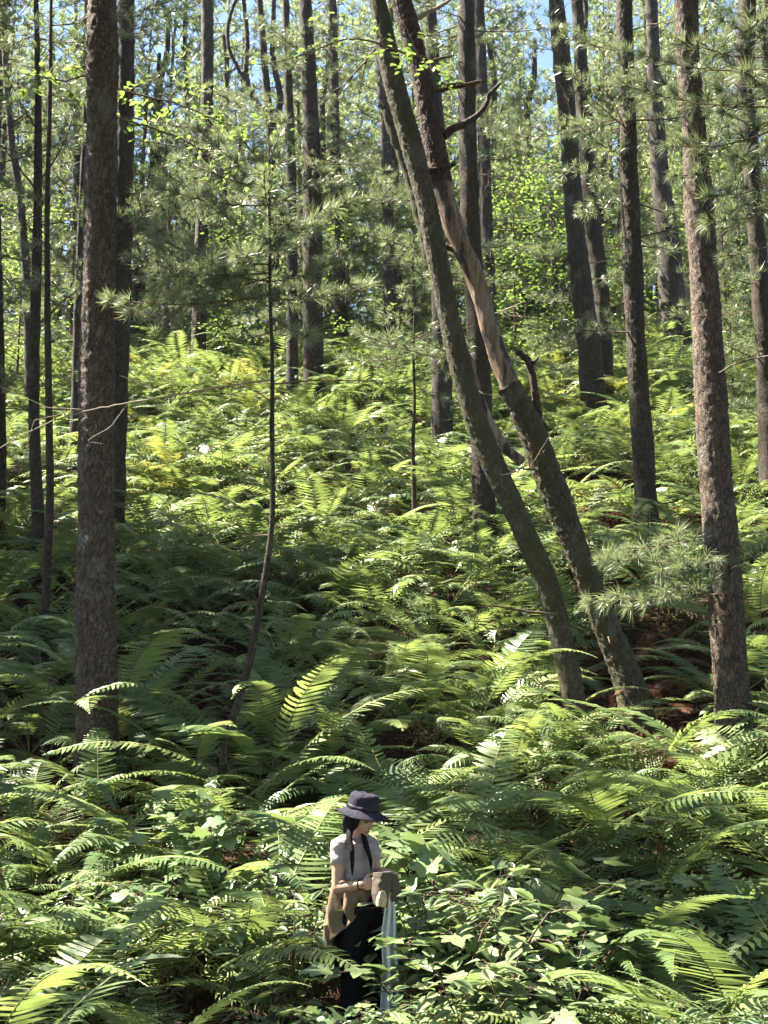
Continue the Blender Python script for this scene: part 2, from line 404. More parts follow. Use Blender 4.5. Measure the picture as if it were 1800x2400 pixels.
def broad_crown(name, h, r, nl, seed, size=.09, lo=0., mat='broad', leaf=None, per=26):
    rng = np.random.default_rng(seed); b = Buf(); O = []; D = []
    for i in range(nl):
        f = (i + rng.uniform(0, 1)) / nl; az = i * 2.4 + rng.uniform(-.6, .6); el = rng.uniform(-.1, .5)
        L = r * (1 - .55 * f) * rng.uniform(.5, 1.15); d = np.array([math.cos(az) * math.cos(el), math.sin(az) * math.cos(el), math.sin(el)])
        n = 6; s = np.linspace(0, 1, n); P = np.array([0, 0, lo + f * h]) + d * (s * L)[:, None] + np.cumsum(rng.normal(0, .04, (n, 3)), axis=0) * s[:, None] - np.array([0, 0, .15 * L]) * (s ** 2)[:, None]
        V, F = tube(P, np.linspace(.012, .003, n), 4); b.add(V, F, 0)
        for k in range(per):
            q = rng.uniform(.2, 1); p = np.array([np.interp(q, s, P[:, c]) for c in range(3)])
            O.append(p + rng.normal(0, .16, 3) * [1, 1, .5]); a = rng.uniform(0, 6.28); D.append([math.cos(a), math.sin(a), rng.uniform(-.5, .3)])
    V, F = tube([(0, 0, z) for z in np.linspace(0, lo + h, 6)], np.linspace(.03, .006, 6), 5); b.add(V, F, 0)
    O = np.array(O); D = np.array(D); A = frame_from_dir(D, rng.normal(0, .35, len(D))) * (size * rng.uniform(.6, 1.25, len(D)))[:, None, None]
    lf = leaf or OVATE
    V, F = scatter(lf[0], lf[1], A, O); b.add(V, F, 1, np.repeat(rng.uniform(0, 1, len(D)), len(lf[0])))
    return b.mesh(name, [M['twig'], M[mat]], smooth=False)

# ---------------------------------------------------------------- fern fronds
def frond_arrays(L=1.1, th0=70, th1=-20, W=.17, npair=44, seed=0, yaw=0., curl=False, lod=0, bare=.2, power=1.3, droopp=.35):
    rng = np.random.default_rng(seed)
    n = 26 if lod == 0 else 9
    s = np.linspace(0, 1, n); th = np.radians(th0 + (th1 - th0) * s ** power)
    if curl: th = th + np.where(s > .93, (s - .93) / .07 * 3.6, 0)
    ya = yaw * s ** 1.5
    ds = L / (n - 1); d = np.stack([np.cos(th) * np.cos(ya), np.cos(th) * np.sin(ya), np.sin(th)], axis=1)
    P = np.vstack([[0, 0, 0], np.cumsum((d[1:] + d[:-1]) / 2 * ds, axis=0)])
    b = Buf()
    V, F = tube(P, np.linspace(.0055, .0014, n) * (1 if lod == 0 else 1.3), 4 if lod == 0 else 3); b.add(V, F, 1, .5)
    q = np.linspace(bare, .985, npair); sp = L * (1 - bare) / npair
    O = np.stack([np.interp(q, s, P[:, c]) for c in range(3)], axis=1)
    T = np.stack([np.interp(q, s, d[:, c]) for c in range(3)], axis=1); T /= np.linalg.norm(T, axis=1, keepdims=True)
    side = np.stack([-np.sin(np.interp(q, s, ya)), np.cos(np.interp(q, s, ya)), np.zeros(npair)], axis=1)
    Nn = np.cross(T, side); Nn = Nn * np.sign(Nn[:, 2:3] + 1e-6) if False else Nn
    u = (q - bare) / (.985 - bare)
    prof = np.minimum(1, (u / .22 + .25) ** .7) * np.clip((1 - u) / .62, 0, 1) ** .8
    prof = np.maximum(prof, .05)
    ln = W * prof * rng.uniform(.9, 1.06, npair)
    ln *= np.where(rng.random(npair) < .03, .4, 1)
    for sg in (1, -1):
        a = np.radians(16 + 14 * u + rng.normal(0, 3, npair))
        D = side * sg * np.cos(a)[:, None] + T * np.sin(a)[:, None]
        roll = np.cross(D, Nn)                                    # width direction
        wd = (sp * .30 * rng.uniform(.85, 1.1, npair))[:, None]
        wd = np.minimum(wd, ln[:, None] * .3)
        dr = droopp * rng.uniform(.5, 1.4, npair)[:, None]
        wv = roll / np.linalg.norm(roll, axis=1, keepdims=True) 
        tw = Nn * rng.normal(.25, .25, npair)[:, None]            # slight twist of each leaflet
        wv = wv + tw
        l = ln[:, None]
        c0 = O; c1 = O + D * l * .38 + Nn * -.02 * l; c2 = O + D * l * .74 - Nn * dr * .22 * l + T * .05 * l; c3 = O + D * l * .97 - Nn * dr * .5 * l + T * .14 * l
        if lod == 0:
            V = np.stack([c0 - wv * wd * .8, c0 + wv * wd * .8, c1 + wv * wd, c1 - wv * wd, c2 + wv * wd * .72, c2 - wv * wd * .72, c3], axis=1).reshape(-1, 3)
            k = np.arange(npair)[:, None] * 7
            b.add(V, [np.concatenate([k + [0, 1, 2, 3], k + [3, 2, 4, 5]]), k + [5, 4, 6]], 0, np.repeat(rng.uniform(.3, .7, npair), 7))
        else:
            V = np.stack([c0, c1 + wv * wd * 1.25, c3, c1 - wv * wd * 1.25], axis=1).reshape(-1, 3)
            k = np.arange(npair)[:, None] * 4
            b.add(V, [k + [0, 1, 2, 3]], 0, .5)
    return np.concatenate(b.V), b.F, b.M, np.concatenate(b.T)
FR = []            # frond archetypes: near
for i in range(22):
    rr = random.Random(100 + i)
    FR.append(frond_arrays(L=rr.uniform(.95, 1.75), th0=rr.uniform(34, 64), th1=rr.uniform(-72, -14), W=rr.uniform(.15, .24), npair=rr.randint(32, 40), seed=i,
                           yaw=rr.uniform(-.5, .5), curl=(i % 5 == 0), bare=rr.uniform(.16, .28), power=rr.uniform(1.0, 1.6)))
FR_FAR = []
for i in range(8):
    rr = random.Random(300 + i)
    FR_FAR.append(frond_arrays(L=rr.uniform(1.3, 1.8), th0=rr.uniform(36, 66), th1=rr.uniform(-55, -5), W=rr.uniform(.18, .25), npair=26, seed=50 + i,
                               yaw=rr.uniform(-.5, .5), bare=.2, lod=1))
FR_ME = []; FRD_ME = []
for i, (V, F, Mi, T) in enumerate(FR):
    FR_ME.append(mesh_np('frond', V, F, [M['fern'], M['rachis']], Mi, True, T))
for i, (V, F, Mi, T) in enumerate(FR[:5]):
    FRD_ME.append(mesh_np('dead_frond', V, F, [M['dead_fern'], M['dead_fern']], Mi, True, T))
def plant_fronds(rng, n, up=0.0, tiltmax=.22):
    """rotation matrices of the fronds of one plant; downhill is -Y"""
    out = []; a0 = rng.uniform(0, 6.28)
    for k in range(n):
        az = a0 + k * 2 * math.pi / n + rng.uniform(-.35, .35)
        s = rng.uniform(.72, 1.12)
        m = Matrix.Rotation(az, 4, 'Z') @ Matrix.Rotation(rng.uniform(-.3, .15), 4, 'Y') @ Matrix.Rotation(rng.uniform(-.25, .25), 4, 'X') @ Matrix.Scale(s, 4)
        out.append(m)
    return out
def fern_joined(seed, n, src, mats=('fern', 'rachis'), name='fern'):
    rng = random.Random(seed); b = Buf()
    for m in plant_fronds(rng, n):
        V, F, Mi, T = rng.choice(src); A = np.array(m.to_3x3())
        V = V @ A.T; base = b.n; b.V.append(V); b.T.append(np.clip(T + rng.uniform(-.3, .3), 0, 1))
        for f, mi in zip(F, Mi): b.F.append(f + base); b.M.append(mi)
        b.n += len(V)
    return b
# ------------------------------------------------------------------ trunks
def bark_disp(V, amp, cell=.045, seed=0):
    out = np.zeros(len(V)); s = 1 / cell
    for i, (x, y, z) in enumerate(V):
        p = Vector((x * s, y * s, z * s * .5))
        q = p + mnoise.noise_vector(p * .6) * .7
        d = mnoise.voronoi(q)[0]; e = min(1, (d[1] - d[0]) / .28)
        out[i] = amp * (e * (1 - .35 * mnoise.noise(p * 2.1)) - .5) + amp * 1.4 * mnoise.noise(Vector((x * 3, y * 3, z * 1.2 + seed)))
    return out
def trunk_np(path3, rad, detail=0, seed=0, base=None, knots=0):
    """path3 list of points relative to the base, rad list"""
    Q = resample([tuple(p) + (r,) for p, r in zip(path3, rad)], .03 if detail == 2 else .07 if detail == 1 else .3)
    seg = {0: 10, 1: 20, 2: 56}[detail]
    P = Q[:, :3]; r = Q[:, 3]
    rng = np.random.default_rng(seed)
    # slow wander of the outline
    t = np.arange(len(P)) * (.03 if detail == 2 else .07 if detail == 1 else .3)
    P = P.copy()
    V, F = tube(P, r, seg)
    if detail:
        amp = min(.024, r.mean() * .14)
        C = np.repeat(P, seg, axis=0); Dv = V - C; Dv /= np.linalg.norm(Dv, axis=1, keepdims=True)
        if detail == 2: dd = bark_disp(V, amp, max(.03, r.mean() * .3), seed)
        else: dd = np.array([mnoise.noise(Vector((x * 9, y * 9, z * 3 + seed))) + .6 * mnoise.noise(Vector((x * 22, y * 22, z * 9))) for x, y, z in V]) * amp * 1.1
        V = V + Dv * dd[:, None]
    return V, F, P, r
def dead_branch_buf(b, o, d, L, rng, r=.012, forks=3, mat=0, wob=.08, sag=0.1):
    d = np.array(d, float); d /= np.linalg.norm(d); n = max(6, int(L / .12)); s = np.linspace(0, 1, n)
    P = np.array(o) + d * (s * L)[:, None] + np.cumsum(rng.normal(0, wob / n ** .5, (n, 3)), axis=0) * L ** .5 * .6 - np.array([0, 0, sag * L]) * (s ** 2)[:, None]
    V, F = tube(P, r * (1 - .8 * s) + .0012, 5); b.add(V, F, mat)
    for k in range(forks):
        i = rng.integers(n // 4, n - 1); dd = d * rng.uniform(.3, .9) + rng.normal(0, .55, 3)
        dead_branch_buf(b, P[i], dd, L * rng.uniform(.2, .45), rng, r * .5, forks // 3, mat, wob * 1.3, 0)
def dead_branch(name, o, d, L, seed, parent, mat='twig', **k):
    rng = np.random.default_rng(seed); b = Buf(); dead_branch_buf(b, (0, 0, 0), d, L, rng, **k)
    return obj(name, b.mesh(name, [M[mat]]), parent, o)

CROWN = {}
for i in range(3):
    CROWN['can', i] = crown_mesh('pine_crown', 6.5, 3.0, 1.2, 22, 20 + i, T_CAN, twig_gap=.30, twig_len=.7, tuft_gap=.14, tw=None)
for i in range(4):
    CROWN['bg', i] = crown_mesh('pine_crown', 9, 2.0, .9, 70, 40 + i, T_FAR, needle='needle_far', shape='cone', twig_gap=.20, twig_len=.65, tuft_gap=.12, dens=.95)
for i in range(3):
    CROWN['young', i] = crown_mesh('young_pine_crown', 3.6, 1.15, .2, 30, 60 + i, T_MID, shape='cone', twig_gap=.13, twig_len=.34, tuft_gap=.09, tw=True, dens=.9)
for i in range(3):
    CROWN['broad', i] = broad_crown('leafy_crown', 3.2, 1.5, 30, 80 + i, size=.075, lo=.4, per=60)

TREES = []          # (px x, label core, Y)
AXIS = {}
def pine(name, label, cat, path, Y, bark='bark_b', detail=1, crown=('can', 0), crown_h=None, top=None, dY=0, group=None, dead=6, seed=1, rs=1.0, crown_s=1.0, lift=9.0):
    """path: photo-pixel stations (x, y, width) measured on the trunk, standing at distance Y"""
    P = []; rr = []
    n = len(path)
    for i, (x, y, wd) in enumerate(path):
        yy = Y + dY * (1 - i / (n - 1)); p = px(x, y, yy); P.append(p); rr.append(wd * rs / 2 * topx(p)[2] / FPX)
    # stations run from the top of the picture down to the foot
    P = P[::-1]; rr = rr[::-1]
    foot = P[0]; g = gz(foot.x, foot.y) - .25
    base = Vector((foot.x + (P[0].x - P[1].x) * .1, foot.y, min(g, foot.z)))
    P = [base] + P if foot.z - base.z > .05 else P
    rr = [rr[0] * 1.35] + rr if len(P) > len(rr) else rr
    d = (P[-1] - P[-2]).normalized(); ext = lift
    d = (d + Vector((0, 0, .8))).normalized()
    if ext > 0:
        for k in (1, 2, 3):
            P.append(P[-1] + d * ext / 3); rr.append(rr[-1] * .82)
    root = bpy.data.objects.new(name, None); COL.objects.link(root); root.location = base; root.empty_display_size = .1
    tag(root, label, cat, group)
    V, F, C, r = trunk_np([p - base for p in P], rr, detail, seed)
    obj('trunk', mesh_np('trunk', V, F, [M[bark]]), root)
    if crown:
        c = obj('crown', CROWN[crown], root, P[-3] - base if ext > 0 else P[-1] - base)
        c.rotation_euler = (0, 0, seed * 1.7); c.scale = (crown_s,) * 3
    AXIS[root.name] = C
    rng = np.random.default_rng(seed * 7 + 3)
    for k in range(int(dead * 1.7)):
        i = rng.integers(int(len(C) * .2), int(len(C) * .8)); a = rng.uniform(0, 6.28)
        dead_branch('dead_branch', Vector(C[i]), (math.cos(a), math.sin(a), rng.uniform(-.15, .35)), float(rng.choice([.25, .4, .7, 1.1, 1.6])), int(rng.integers(1e6)), root,
                    'dead_twig' if rng.random() < .35 else 'twig', r=rng.uniform(.008, .016), forks=int(rng.integers(1, 5)))
    return root, base, C

big, big_b, big_C = pine('pine_tree', 'thick brown pine at the left with flaky plated bark, nearest large trunk', 'pine tree',
     [(240, -120, 64), (240, 0, 66), (238, 300, 70), (233, 560, 74), (227, 800, 79), (225, 1150, 86), (225, 1600, 91), (229, 1760, 97)], 13.2, 'bark_a', 2, seed=3, dead=5, crown=('can', 1))
rt, rt_b, rt_C = pine('pine_tree', 'thick scaly pine at the right edge of the slope, standing beside the dark hollow', 'pine tree',
     [(1603, -120, 50), (1607, 0, 52), (1622, 270, 54), (1644, 540, 64), (1660, 800, 69), (1677, 1100, 73), (1695, 1300, 79), (1708, 1500, 81), (1722, 1720, 84)], 13.5, 'bark_a', 2, seed=5, dead=6, crown=('can', 2))
M_PATH = [(868, -90, 40), (884, 0, 42), (922, 195, 48), (982, 400, 50), (1014, 540, 46), (1047, 705, 47), (1069, 824, 48), (1117, 998, 52), (1177, 1139, 54), (1237, 1258, 52), (1291, 1389, 50), (1345, 1617, 50), (1352, 1660, 52)]
lm, lm_b, lm_C = pine('leaning_tree', 'mossy live trunk leaning left, the greener of the crossing leaning pair', 'tree', M_PATH, 14.2, 'bark_m', 2, seed=7, dead=4, crown=('can', 0), lift=7)
N_UP = [(925, -90, 38), (938, 0, 42), (982, 141, 46), (1012, 325, 50), (1034, 434, 54)]
N_WOOD = [(1022, 400, 46), (1040, 450, 50), (1069, 564, 46), (1117, 640, 46), (1139, 749, 42), (1175, 857, 46), (1205, 930, 48)]
N_LOW = [(1195, 905, 52), (1237, 977, 60), (1275, 1096, 64), (1318, 1204, 60), (1367, 1324, 56), (1410, 1443, 60), (1480, 1605, 66), (1500, 1660, 70)]
ln_, ln_b, ln_C = pine('dead_leaning_tree', 'dead leaning trunk stripped to pale bare wood, crossing behind the mossy leaning one', 'dead tree', N_LOW, 15.0, 'bark_m', 2, seed=9, dead=2, crown=None, lift=0)
def piece(root, base, path, Y, mat, name, detail=2, seed=1):
    P = [px(x, y, Y) for x, y, _ in path][::-1]; rr = [wd / 2 * topx(px(x, y, Y))[2] / FPX for x, y, wd in path][::-1]
    V, F, C, r = trunk_np([p - base for p in P], rr, detail, seed)
    return obj(name, mesh_np(name, V, F, [M[mat]]), root), C
wood, _ = piece(ln_, ln_b, N_WOOD, 15.0, 'wood', 'bare_trunk_section', 1, 4)
tag(wood, 'pale barkless upper trunk')
N_STRIP = [(1126, 690, 30), (1150, 800, 26), (1175, 880, 22), (1200, 960, 20)]
upn, upC = piece(ln_, ln_b, N_UP, 15.02, 'dead_dark', 'upper_trunk', 2, 6)
def limb_px(root, base, pts, Y, mat, r0, r1, name='branch', dy=None, seg=7):
    P = np.array([px(x, y, Y + (dy[i] if dy else 0)) - base for i, (x, y) in enumerate(pts)])
    Q = resample([tuple(p) + (r0 + (r1 - r0) * i / (len(P) - 1),) for i, p in enumerate(P)], .06)
    rng = np.random.default_rng(len(pts) + int(pts[0][0])); Q[1:-1, :3] += rng.normal(0, min(r0 * .25, .006), (len(Q) - 2, 3))
    V, F = tube(Q[:, :3], Q[:, 3], seg)
    return obj(name, mesh_np(name, V, F, [M[mat]]), root)
# arms of the dead trunk
limb_px(ln_, ln_b, [(1040, 318), (1065, 300), (1100, 285), (1130, 262), (1150, 218), (1172, 195)], 15, 'dead_dark', .055, .018)
limb_px(ln_, ln_b, [(1012, 215), (1050, 205), (1095, 200), (1130, 190)], 15, 'dead_dark', .04, .012)
limb_px(ln_, ln_b, [(975, 45), (1010, 25), (1050, 5), (1075, -20)], 15, 'dead_twig', .035, .012)
limb_px(ln_, ln_b, [(990, 398), (1012, 402), (1040, 392), (1068, 384)], 14.9, 'dead_dark', .06, .02, name='broken_stub')
limb_px(ln_, ln_b, [(1030, 578), (1050, 580), (1072, 590), (1085, 612)], 15, 'dead_dark', .035, .03, name='broken_stub')
# torn limb hanging between the two leaning trunks, and the dark upright arm
limb_px(ln_, ln_b, [(1085, 815), (1108, 870), (1128, 960), (1150, 1010), (1185, 1052), (1222, 1085)], 14.8, 'wood', .05, .06, name='torn_limb', seg=10)
limb_px(ln_, ln_b, [(1262, 1010), (1262, 960), (1252, 900), (1240, 850), (1222, 826), (1208, 828)], 15, 'dead_dark', .05, .035, name='upright_arm')
limb_px(ln_, ln_b, [(1250, 850), (1262, 838)], 15, 'dead_dark', .03, .012, name='broken_stub')
# second stem joining the mossy leaning trunk
limb_px(lm, lm_b, [(905, 260), (925, 330), (960, 400), (985, 500), (1010, 600)], 14.5, 'bark_m', .05, .085, name='side_stem', seg=12)
limb_px(lm, lm_b, [(1300, 1440), (1250, 1435), (1200, 1428), (1150, 1420), (1125, 1422)], 14.0, 'twig', .018, .006, name='dead_branch')

pine('pine_tree', 'straight reddish pine standing close behind the thick brown pine', 'pine tree', [(296, -60, 38), (296, 0, 40), (288, 500, 48), (274, 900, 54), (262, 1215, 60)], 20.5, 'bark_b', 1, seed=11, crown=('can', 0))
cth, cth_b, cth_C = pine('slender_tree', 'dark slender tree with forking bare limbs near the left edge', 'tree', [(84, -60, 10), (86, 60, 12), (90, 270, 16), (88, 540, 22), (82, 760, 24), (79, 1000, 25), (90, 1225, 30)], 20.0, 'bark_b', 1, seed=13, dead=0, crown=('young', 0), lift=2, crown_s=1.3)
for pts, r0 in (([(82, 440), (50, 400), (15, 355), (-20, 320)], .02), ([(82, 770), (130, 720), (170, 690), (200, 660)], .022), ([(88, 430), (130, 380), (160, 310), (190, 220)], .02),
                ([(88, 160), (120, 120), (60, 90)], .01), ([(80, 545), (40, 500), (0, 480)], .016), ([(90, 530), (140, 522), (190, 528)], .012), ([(85, 300), (40, 230), (-10, 120)], .018), ([(80, 900), (120, 850), (180, 830)], .012)):
    limb_px(cth, cth_b, pts, 20, 'twig', r0, .004)
pine('pine_tree', 'grey trunk with peeling reddish flakes directly behind the leaning pair', 'pine tree', [(1090, -60, 36), (1092, 0, 38), (1095, 300, 42), (1105, 600, 46), (1122, 800, 52), (1135, 1205, 54)], 20.3, 'bark_b', 1, seed=15, dead=8, crown=('can', 2))
pine('pine_tree', 'narrow grey trunk right of the bare dead wood', 'pine tree', [(1120, -60, 24), (1122, 0, 26), (1134, 320, 28), (1140, 540, 30), (1150, 760, 32), (1150, 800, 34)], 31, 'bark_far', 1, seed=16, crown=('can', 1))
pine('pine_tree', 'hazy thick trunk half hidden behind the mossy leaning trunk', 'pine tree', [(1002, -60, 26), (1005, 0, 30), (1024, 300, 36), (1034, 600, 44), (1036, 990, 50)], 26, 'bark_far', 1, seed=17, crown=('can', 0))
pine('pine_tree', 'larger front trunk of the touching pair right of centre', 'pine tree', [(1299, -60, 36), (1303, 0, 38), (1314, 110, 45), (1333, 300, 43), (1348, 540, 47), (1366, 700, 54), (1380, 800, 58), (1393, 955, 64)], 28, 'bark_b', 1, seed=18, dead=9, crown=('can', 1), rs=.95)
pine('pine_tree', 'slimmer rear trunk of the touching pair right of centre', 'pine tree', [(1350, -60, 26), (1353, 0, 27), (1365, 250, 28), (1388, 500, 36), (1410, 700, 40), (1420, 950, 42)], 28.9, 'bark_b', 1, seed=19, crown=('can', 2))
pine('pine_tree', 'straight dark trunk with a sunlit left edge, alone on the fern slope', 'pine tree', [(1462, -60, 34), (1463, 0, 36), (1470, 300, 38), (1480, 540, 45), (1487, 760, 45), (1496, 900, 46), (1508, 1050, 48), (1518, 1240, 54)], 20.4, 'bark_b', 2, seed=20, dead=9, crown=('can', 0))
pine('pine_tree', 'broad bluish trunk on the crest right of the lone dark trunk', 'pine tree', [(1525, -60, 26), (1530, 100, 30), (1545, 400, 42), (1565, 560, 54), (1580, 760, 66)], 34, 'bark_far', 1, seed=21, crown=('can', 1))
pine('pine_tree', 'dark ragged tree at the right border of the photo', 'pine tree', [(1752, -60, 34), (1750, 100, 44), (1738, 200, 44), (1756, 290, 36), (1768, 500, 40), (1785, 700, 44), (1800, 960, 48)], 22, 'bark_b', 1, seed=22, dead=6, crown=('can', 2))
pine('pine_tree', 'dark trunk behind needle sprays, left of centre and third large trunk from left', 'pine tree', [(484, -60, 26), (485, 0, 28), (487, 150, 28), (481, 400, 30), (470, 600, 32), (465, 850, 36)], 34, 'bark_far', 1, seed=23, crown=('can', 0), dead=8)
pine('pine_tree', 'thick straight trunk on the slope crest left of centre, sunlit ferns at its foot', 'pine tree', [(712, -60, 28), (715, 0, 30), (726, 200, 35), (732, 435, 46), (732, 700, 46), (735, 925, 50)], 30, 'bark_b', 1, seed=24, crown=('can', 1), dead=9)
pine('pine_tree', 'narrow dark trunk just right of the thick crest trunk', 'pine tree', [(776, -60, 18), (778, 0, 20), (785, 330, 24), (793, 500, 26), (801, 830, 32)], 36, 'bark_far', 1, seed=25, crown=('can', 2), dead=6)
pine('pine_tree', 'short visible brown trunk just left of the thick crest trunk', 'pine tree', [(668, -60, 16), (672, 100, 18), (682, 400, 24), (685, 700, 27), (685, 910, 28)], 30.5, 'bark_far', 1, seed=26, crown=('can', 1))
fk, fk_b, _ = pine('forked_tree', 'grey forking tree with several bare stems near the top left of centre', 'tree', [(606, -60, 14), (608, 0, 15), (618, 130, 17), (632, 290, 20), (640, 500, 24), (645, 850, 28)], 33, 'bark_far', 1, seed=27, crown=('can', 1))
for pts, r0 in (([(632, 290), (575, 200), (580, 90), (568, -40)], .10), ([(640, 330), (660, 230), (638, 130), (642, 0), (640, -60)], .10), ([(576, 190), (535, 120), (530, 60), (560, -20)], .05)):
    limb_px(fk, fk_b, pts, 33, 'bark_far', r0, .05, name='stem')
pine('pine_tree', 'dark trunk showing left of the mossy leaning tree at mid height', 'pine tree', [(886, -60, 20), (888, 100, 22), (905, 350, 26), (912, 600, 28), (915, 880, 30)], 35, 'bark_far', 1, seed=28, crown=('can', 0))
pine('pine_tree', 'slim trunk close to the left side of the thick brown pine', 'pine tree', [(205, -60, 12), (200, 300, 15), (182, 700, 17), (178, 940, 22)], 27, 'bark_far', 1, seed=29, crown=('can', 2))
pine('slanting_tree', 'thin grey trunk slanting beside the left edge of the photo', 'tree', [(8, -60, 12), (12, 150, 14), (28, 350, 17), (45, 440, 19), (62, 640, 20), (70, 880, 22)], 30, 'bark_far', 1, seed=30, crown=('can', 0))
pine('pine_tree', 'dark trunk cut by the left edge of the photo among ferns', 'pine tree', [(-20, -60, 16), (-12, 400, 20), (-2, 800, 24), (2, 1080, 28)], 21, 'bark_b', 1, seed=31, crown=('can', 1))

def needle_branches(root, C, n, z0, z1, seed, tuft, Lr=(1.0, 1.9), az=(0, 6.28)):
    rng = np.random.default_rng(seed)
    for k in range(n):
        z = rng.uniform(z0, z1); i = int(np.argmin(np.abs(C[:, 2] - z))); a = rng.uniform(*az); b = Buf()
        pine_limbs([((0, 0, 0), (math.cos(a), math.sin(a), rng.uniform(-.1, .3)), rng.uniform(*Lr))], rng, b, tw=True, tuft=tuft, twig_gap=.11, twig_len=.42, tuft_gap=.085, bare=.2, up=.1, thick=.007)
        obj('needle_branch', b.mesh('needle_branch', [M['twig'], M['needle']], smooth=False), root, Vector(C[i]))
for i, nm in enumerate(['pine_tree.005', 'pine_tree.006', 'pine_tree.010', 'pine_tree.011', 'pine_tree.012', 'pine_tree.013', 'forked_tree', 'pine_tree.014', 'pine_tree.008', 'pine_tree.015', 'pine_tree.002', 'pine_tree.003', 'pine_tree.016', 'pine_tree.004', 'pine_tree.017', 'slanting_tree', 'pine_tree.009']):
    o = bpy.data.objects.get(nm)
    if o is not None:
        co = AXIS[nm]
        needle_branches(o, co, 14 if i < 10 else 10, 2.2, 9.5, i + 70, T_MID)

# ------------------------------------------------------------------ distant pines on and behind the crest
LAND = [(0, 'left edge'), (84, 'slender tree'), (235, 'thick pine'), (485, 'screened trunk'), (732, 'crest trunk'), (1000, 'leaning pair'), (1320, 'touching pair'),
        (1487, 'lone trunk'), (1660, 'scaly pine'), (1800, 'right edge')]
ORD = ['', 'first', 'second', 'third', 'fourth', 'fifth', 'sixth', 'seventh', 'eighth', 'ninth', 'tenth', 'eleventh', 'twelfth', 'thirteenth', 'fourteenth', 'fifteenth', 'sixteenth', 'seventeenth', 'eighteenth', 'nineteenth', 'twentieth']
def ord_(k, n): return 'only' if n == 1 else ORD[k] if k <= 20 else '%dth' % k
NUM = ['', 'one', 'two', 'three', 'four', 'five', 'six', 'seven', 'eight', 'nine', 'ten', 'eleven', 'twelve', 'thirteen', 'fourteen', 'fifteen', 'sixteen', 'seventeen', 'eighteen', 'nineteen', 'twenty']
def gap_of(x):
    for i in range(len(LAND) - 1):
        if x < LAND[i + 1][0]: return i
    return len(LAND) - 2
def label_by_gap(items, phrase, cat, group):
    """items: objects; order in each gap between two landmark trees, left to right"""
    cells = {}
    for o in items: cells.setdefault(gap_of(topx(o.location)[0]), []).append(o)
    for g, L in cells.items():
        L.sort(key=lambda o: topx(o.location)[0])
        for k, o in enumerate(L):
            where = 'between the %s and the %s' % (LAND[g][1], LAND[g + 1][1]) if 0 < g < len(LAND) - 2 else ('by the left edge' if g == 0 else 'by the right edge')
            if len(L) == 1: lab = 'the single %s %s' % (phrase, where)
            else: lab = '%s %s from left %s' % (ord_(k + 1, len(L)), phrase, where)
            tag(o, lab, cat, group)
rs = random.Random(77)
bgs = []
def bg_tree(x, y, kind, h, seed, s=1.0, r=.13, ch=.25):
    base = Vector((x, y, gz(x, y) - .1)); root = bpy.data.objects.new('pine_tree' if kind != 'broad' else 'broadleaf_tree', None); COL.objects.link(root); root.location = base
    rg = random.Random(seed); lx = rg.uniform(-.06, .06) * h; ly = rg.uniform(-.03, .03) * h
    key = (kind, seed % 3)
    if ('tr', seed % 6, kind) not in CROWN:
        q = random.Random(seed % 6 + 5); P = [(math.sin(z * q.uniform(.2, .3) + q.uniform(0, 6)) * .12 * (z > 0), math.cos(z * .3 + q.uniform(0, 1)) * .1 * (z > 0), z) for z in np.linspace(0, 14, 9)]
        V, F, C, rr = trunk_np(P, np.linspace(1.15, .45, 9) * .14, 1, seed)
        CROWN['tr', seed % 6, kind] = mesh_np('trunk', V, F, [M['bark_far']])
    t = obj('trunk', CROWN['tr', seed % 6, kind], root); t.scale = (r / .14, r / .14, h / 14); t.rotation_euler = (lx / h, ly / h, seed)
    c = obj('crown', CROWN[('bg', seed % 4)] if kind == 'pine' else CROWN[('broad', seed % 3)], root, (0, 0, h * ch))
    c.rotation_euler = (rg.uniform(-.05, .05), rg.uniform(-.05, .05), rg.uniform(0, 6.28)); c.scale = (s, s, s * h * (1 - ch) / 9 if kind == 'pine' else s)
    bgs.append(root); return root
k = 0
for row, (y0, n) in enumerate(((38.3, 10), (42, 14), (46, 19), (51, 20), (57, 16))):
    wd = .32 * y0 + 1
    for i in range(n):
        x = -wd + 2 * wd * (i + rs.uniform(.1, .9)) / n; y = y0 + rs.uniform(-1.8, 1.8)
        hh = rs.uniform(9.5, 15); bg_tree(x, y, 'pine', hh, k, rs.uniform(.9, 1.35), rs.uniform(.09, .17), rs.uniform(.03, .3)); k += 1
label_by_gap(bgs, 'distant pine trunk', 'pine tree', 'distant pines on and behind the crest')

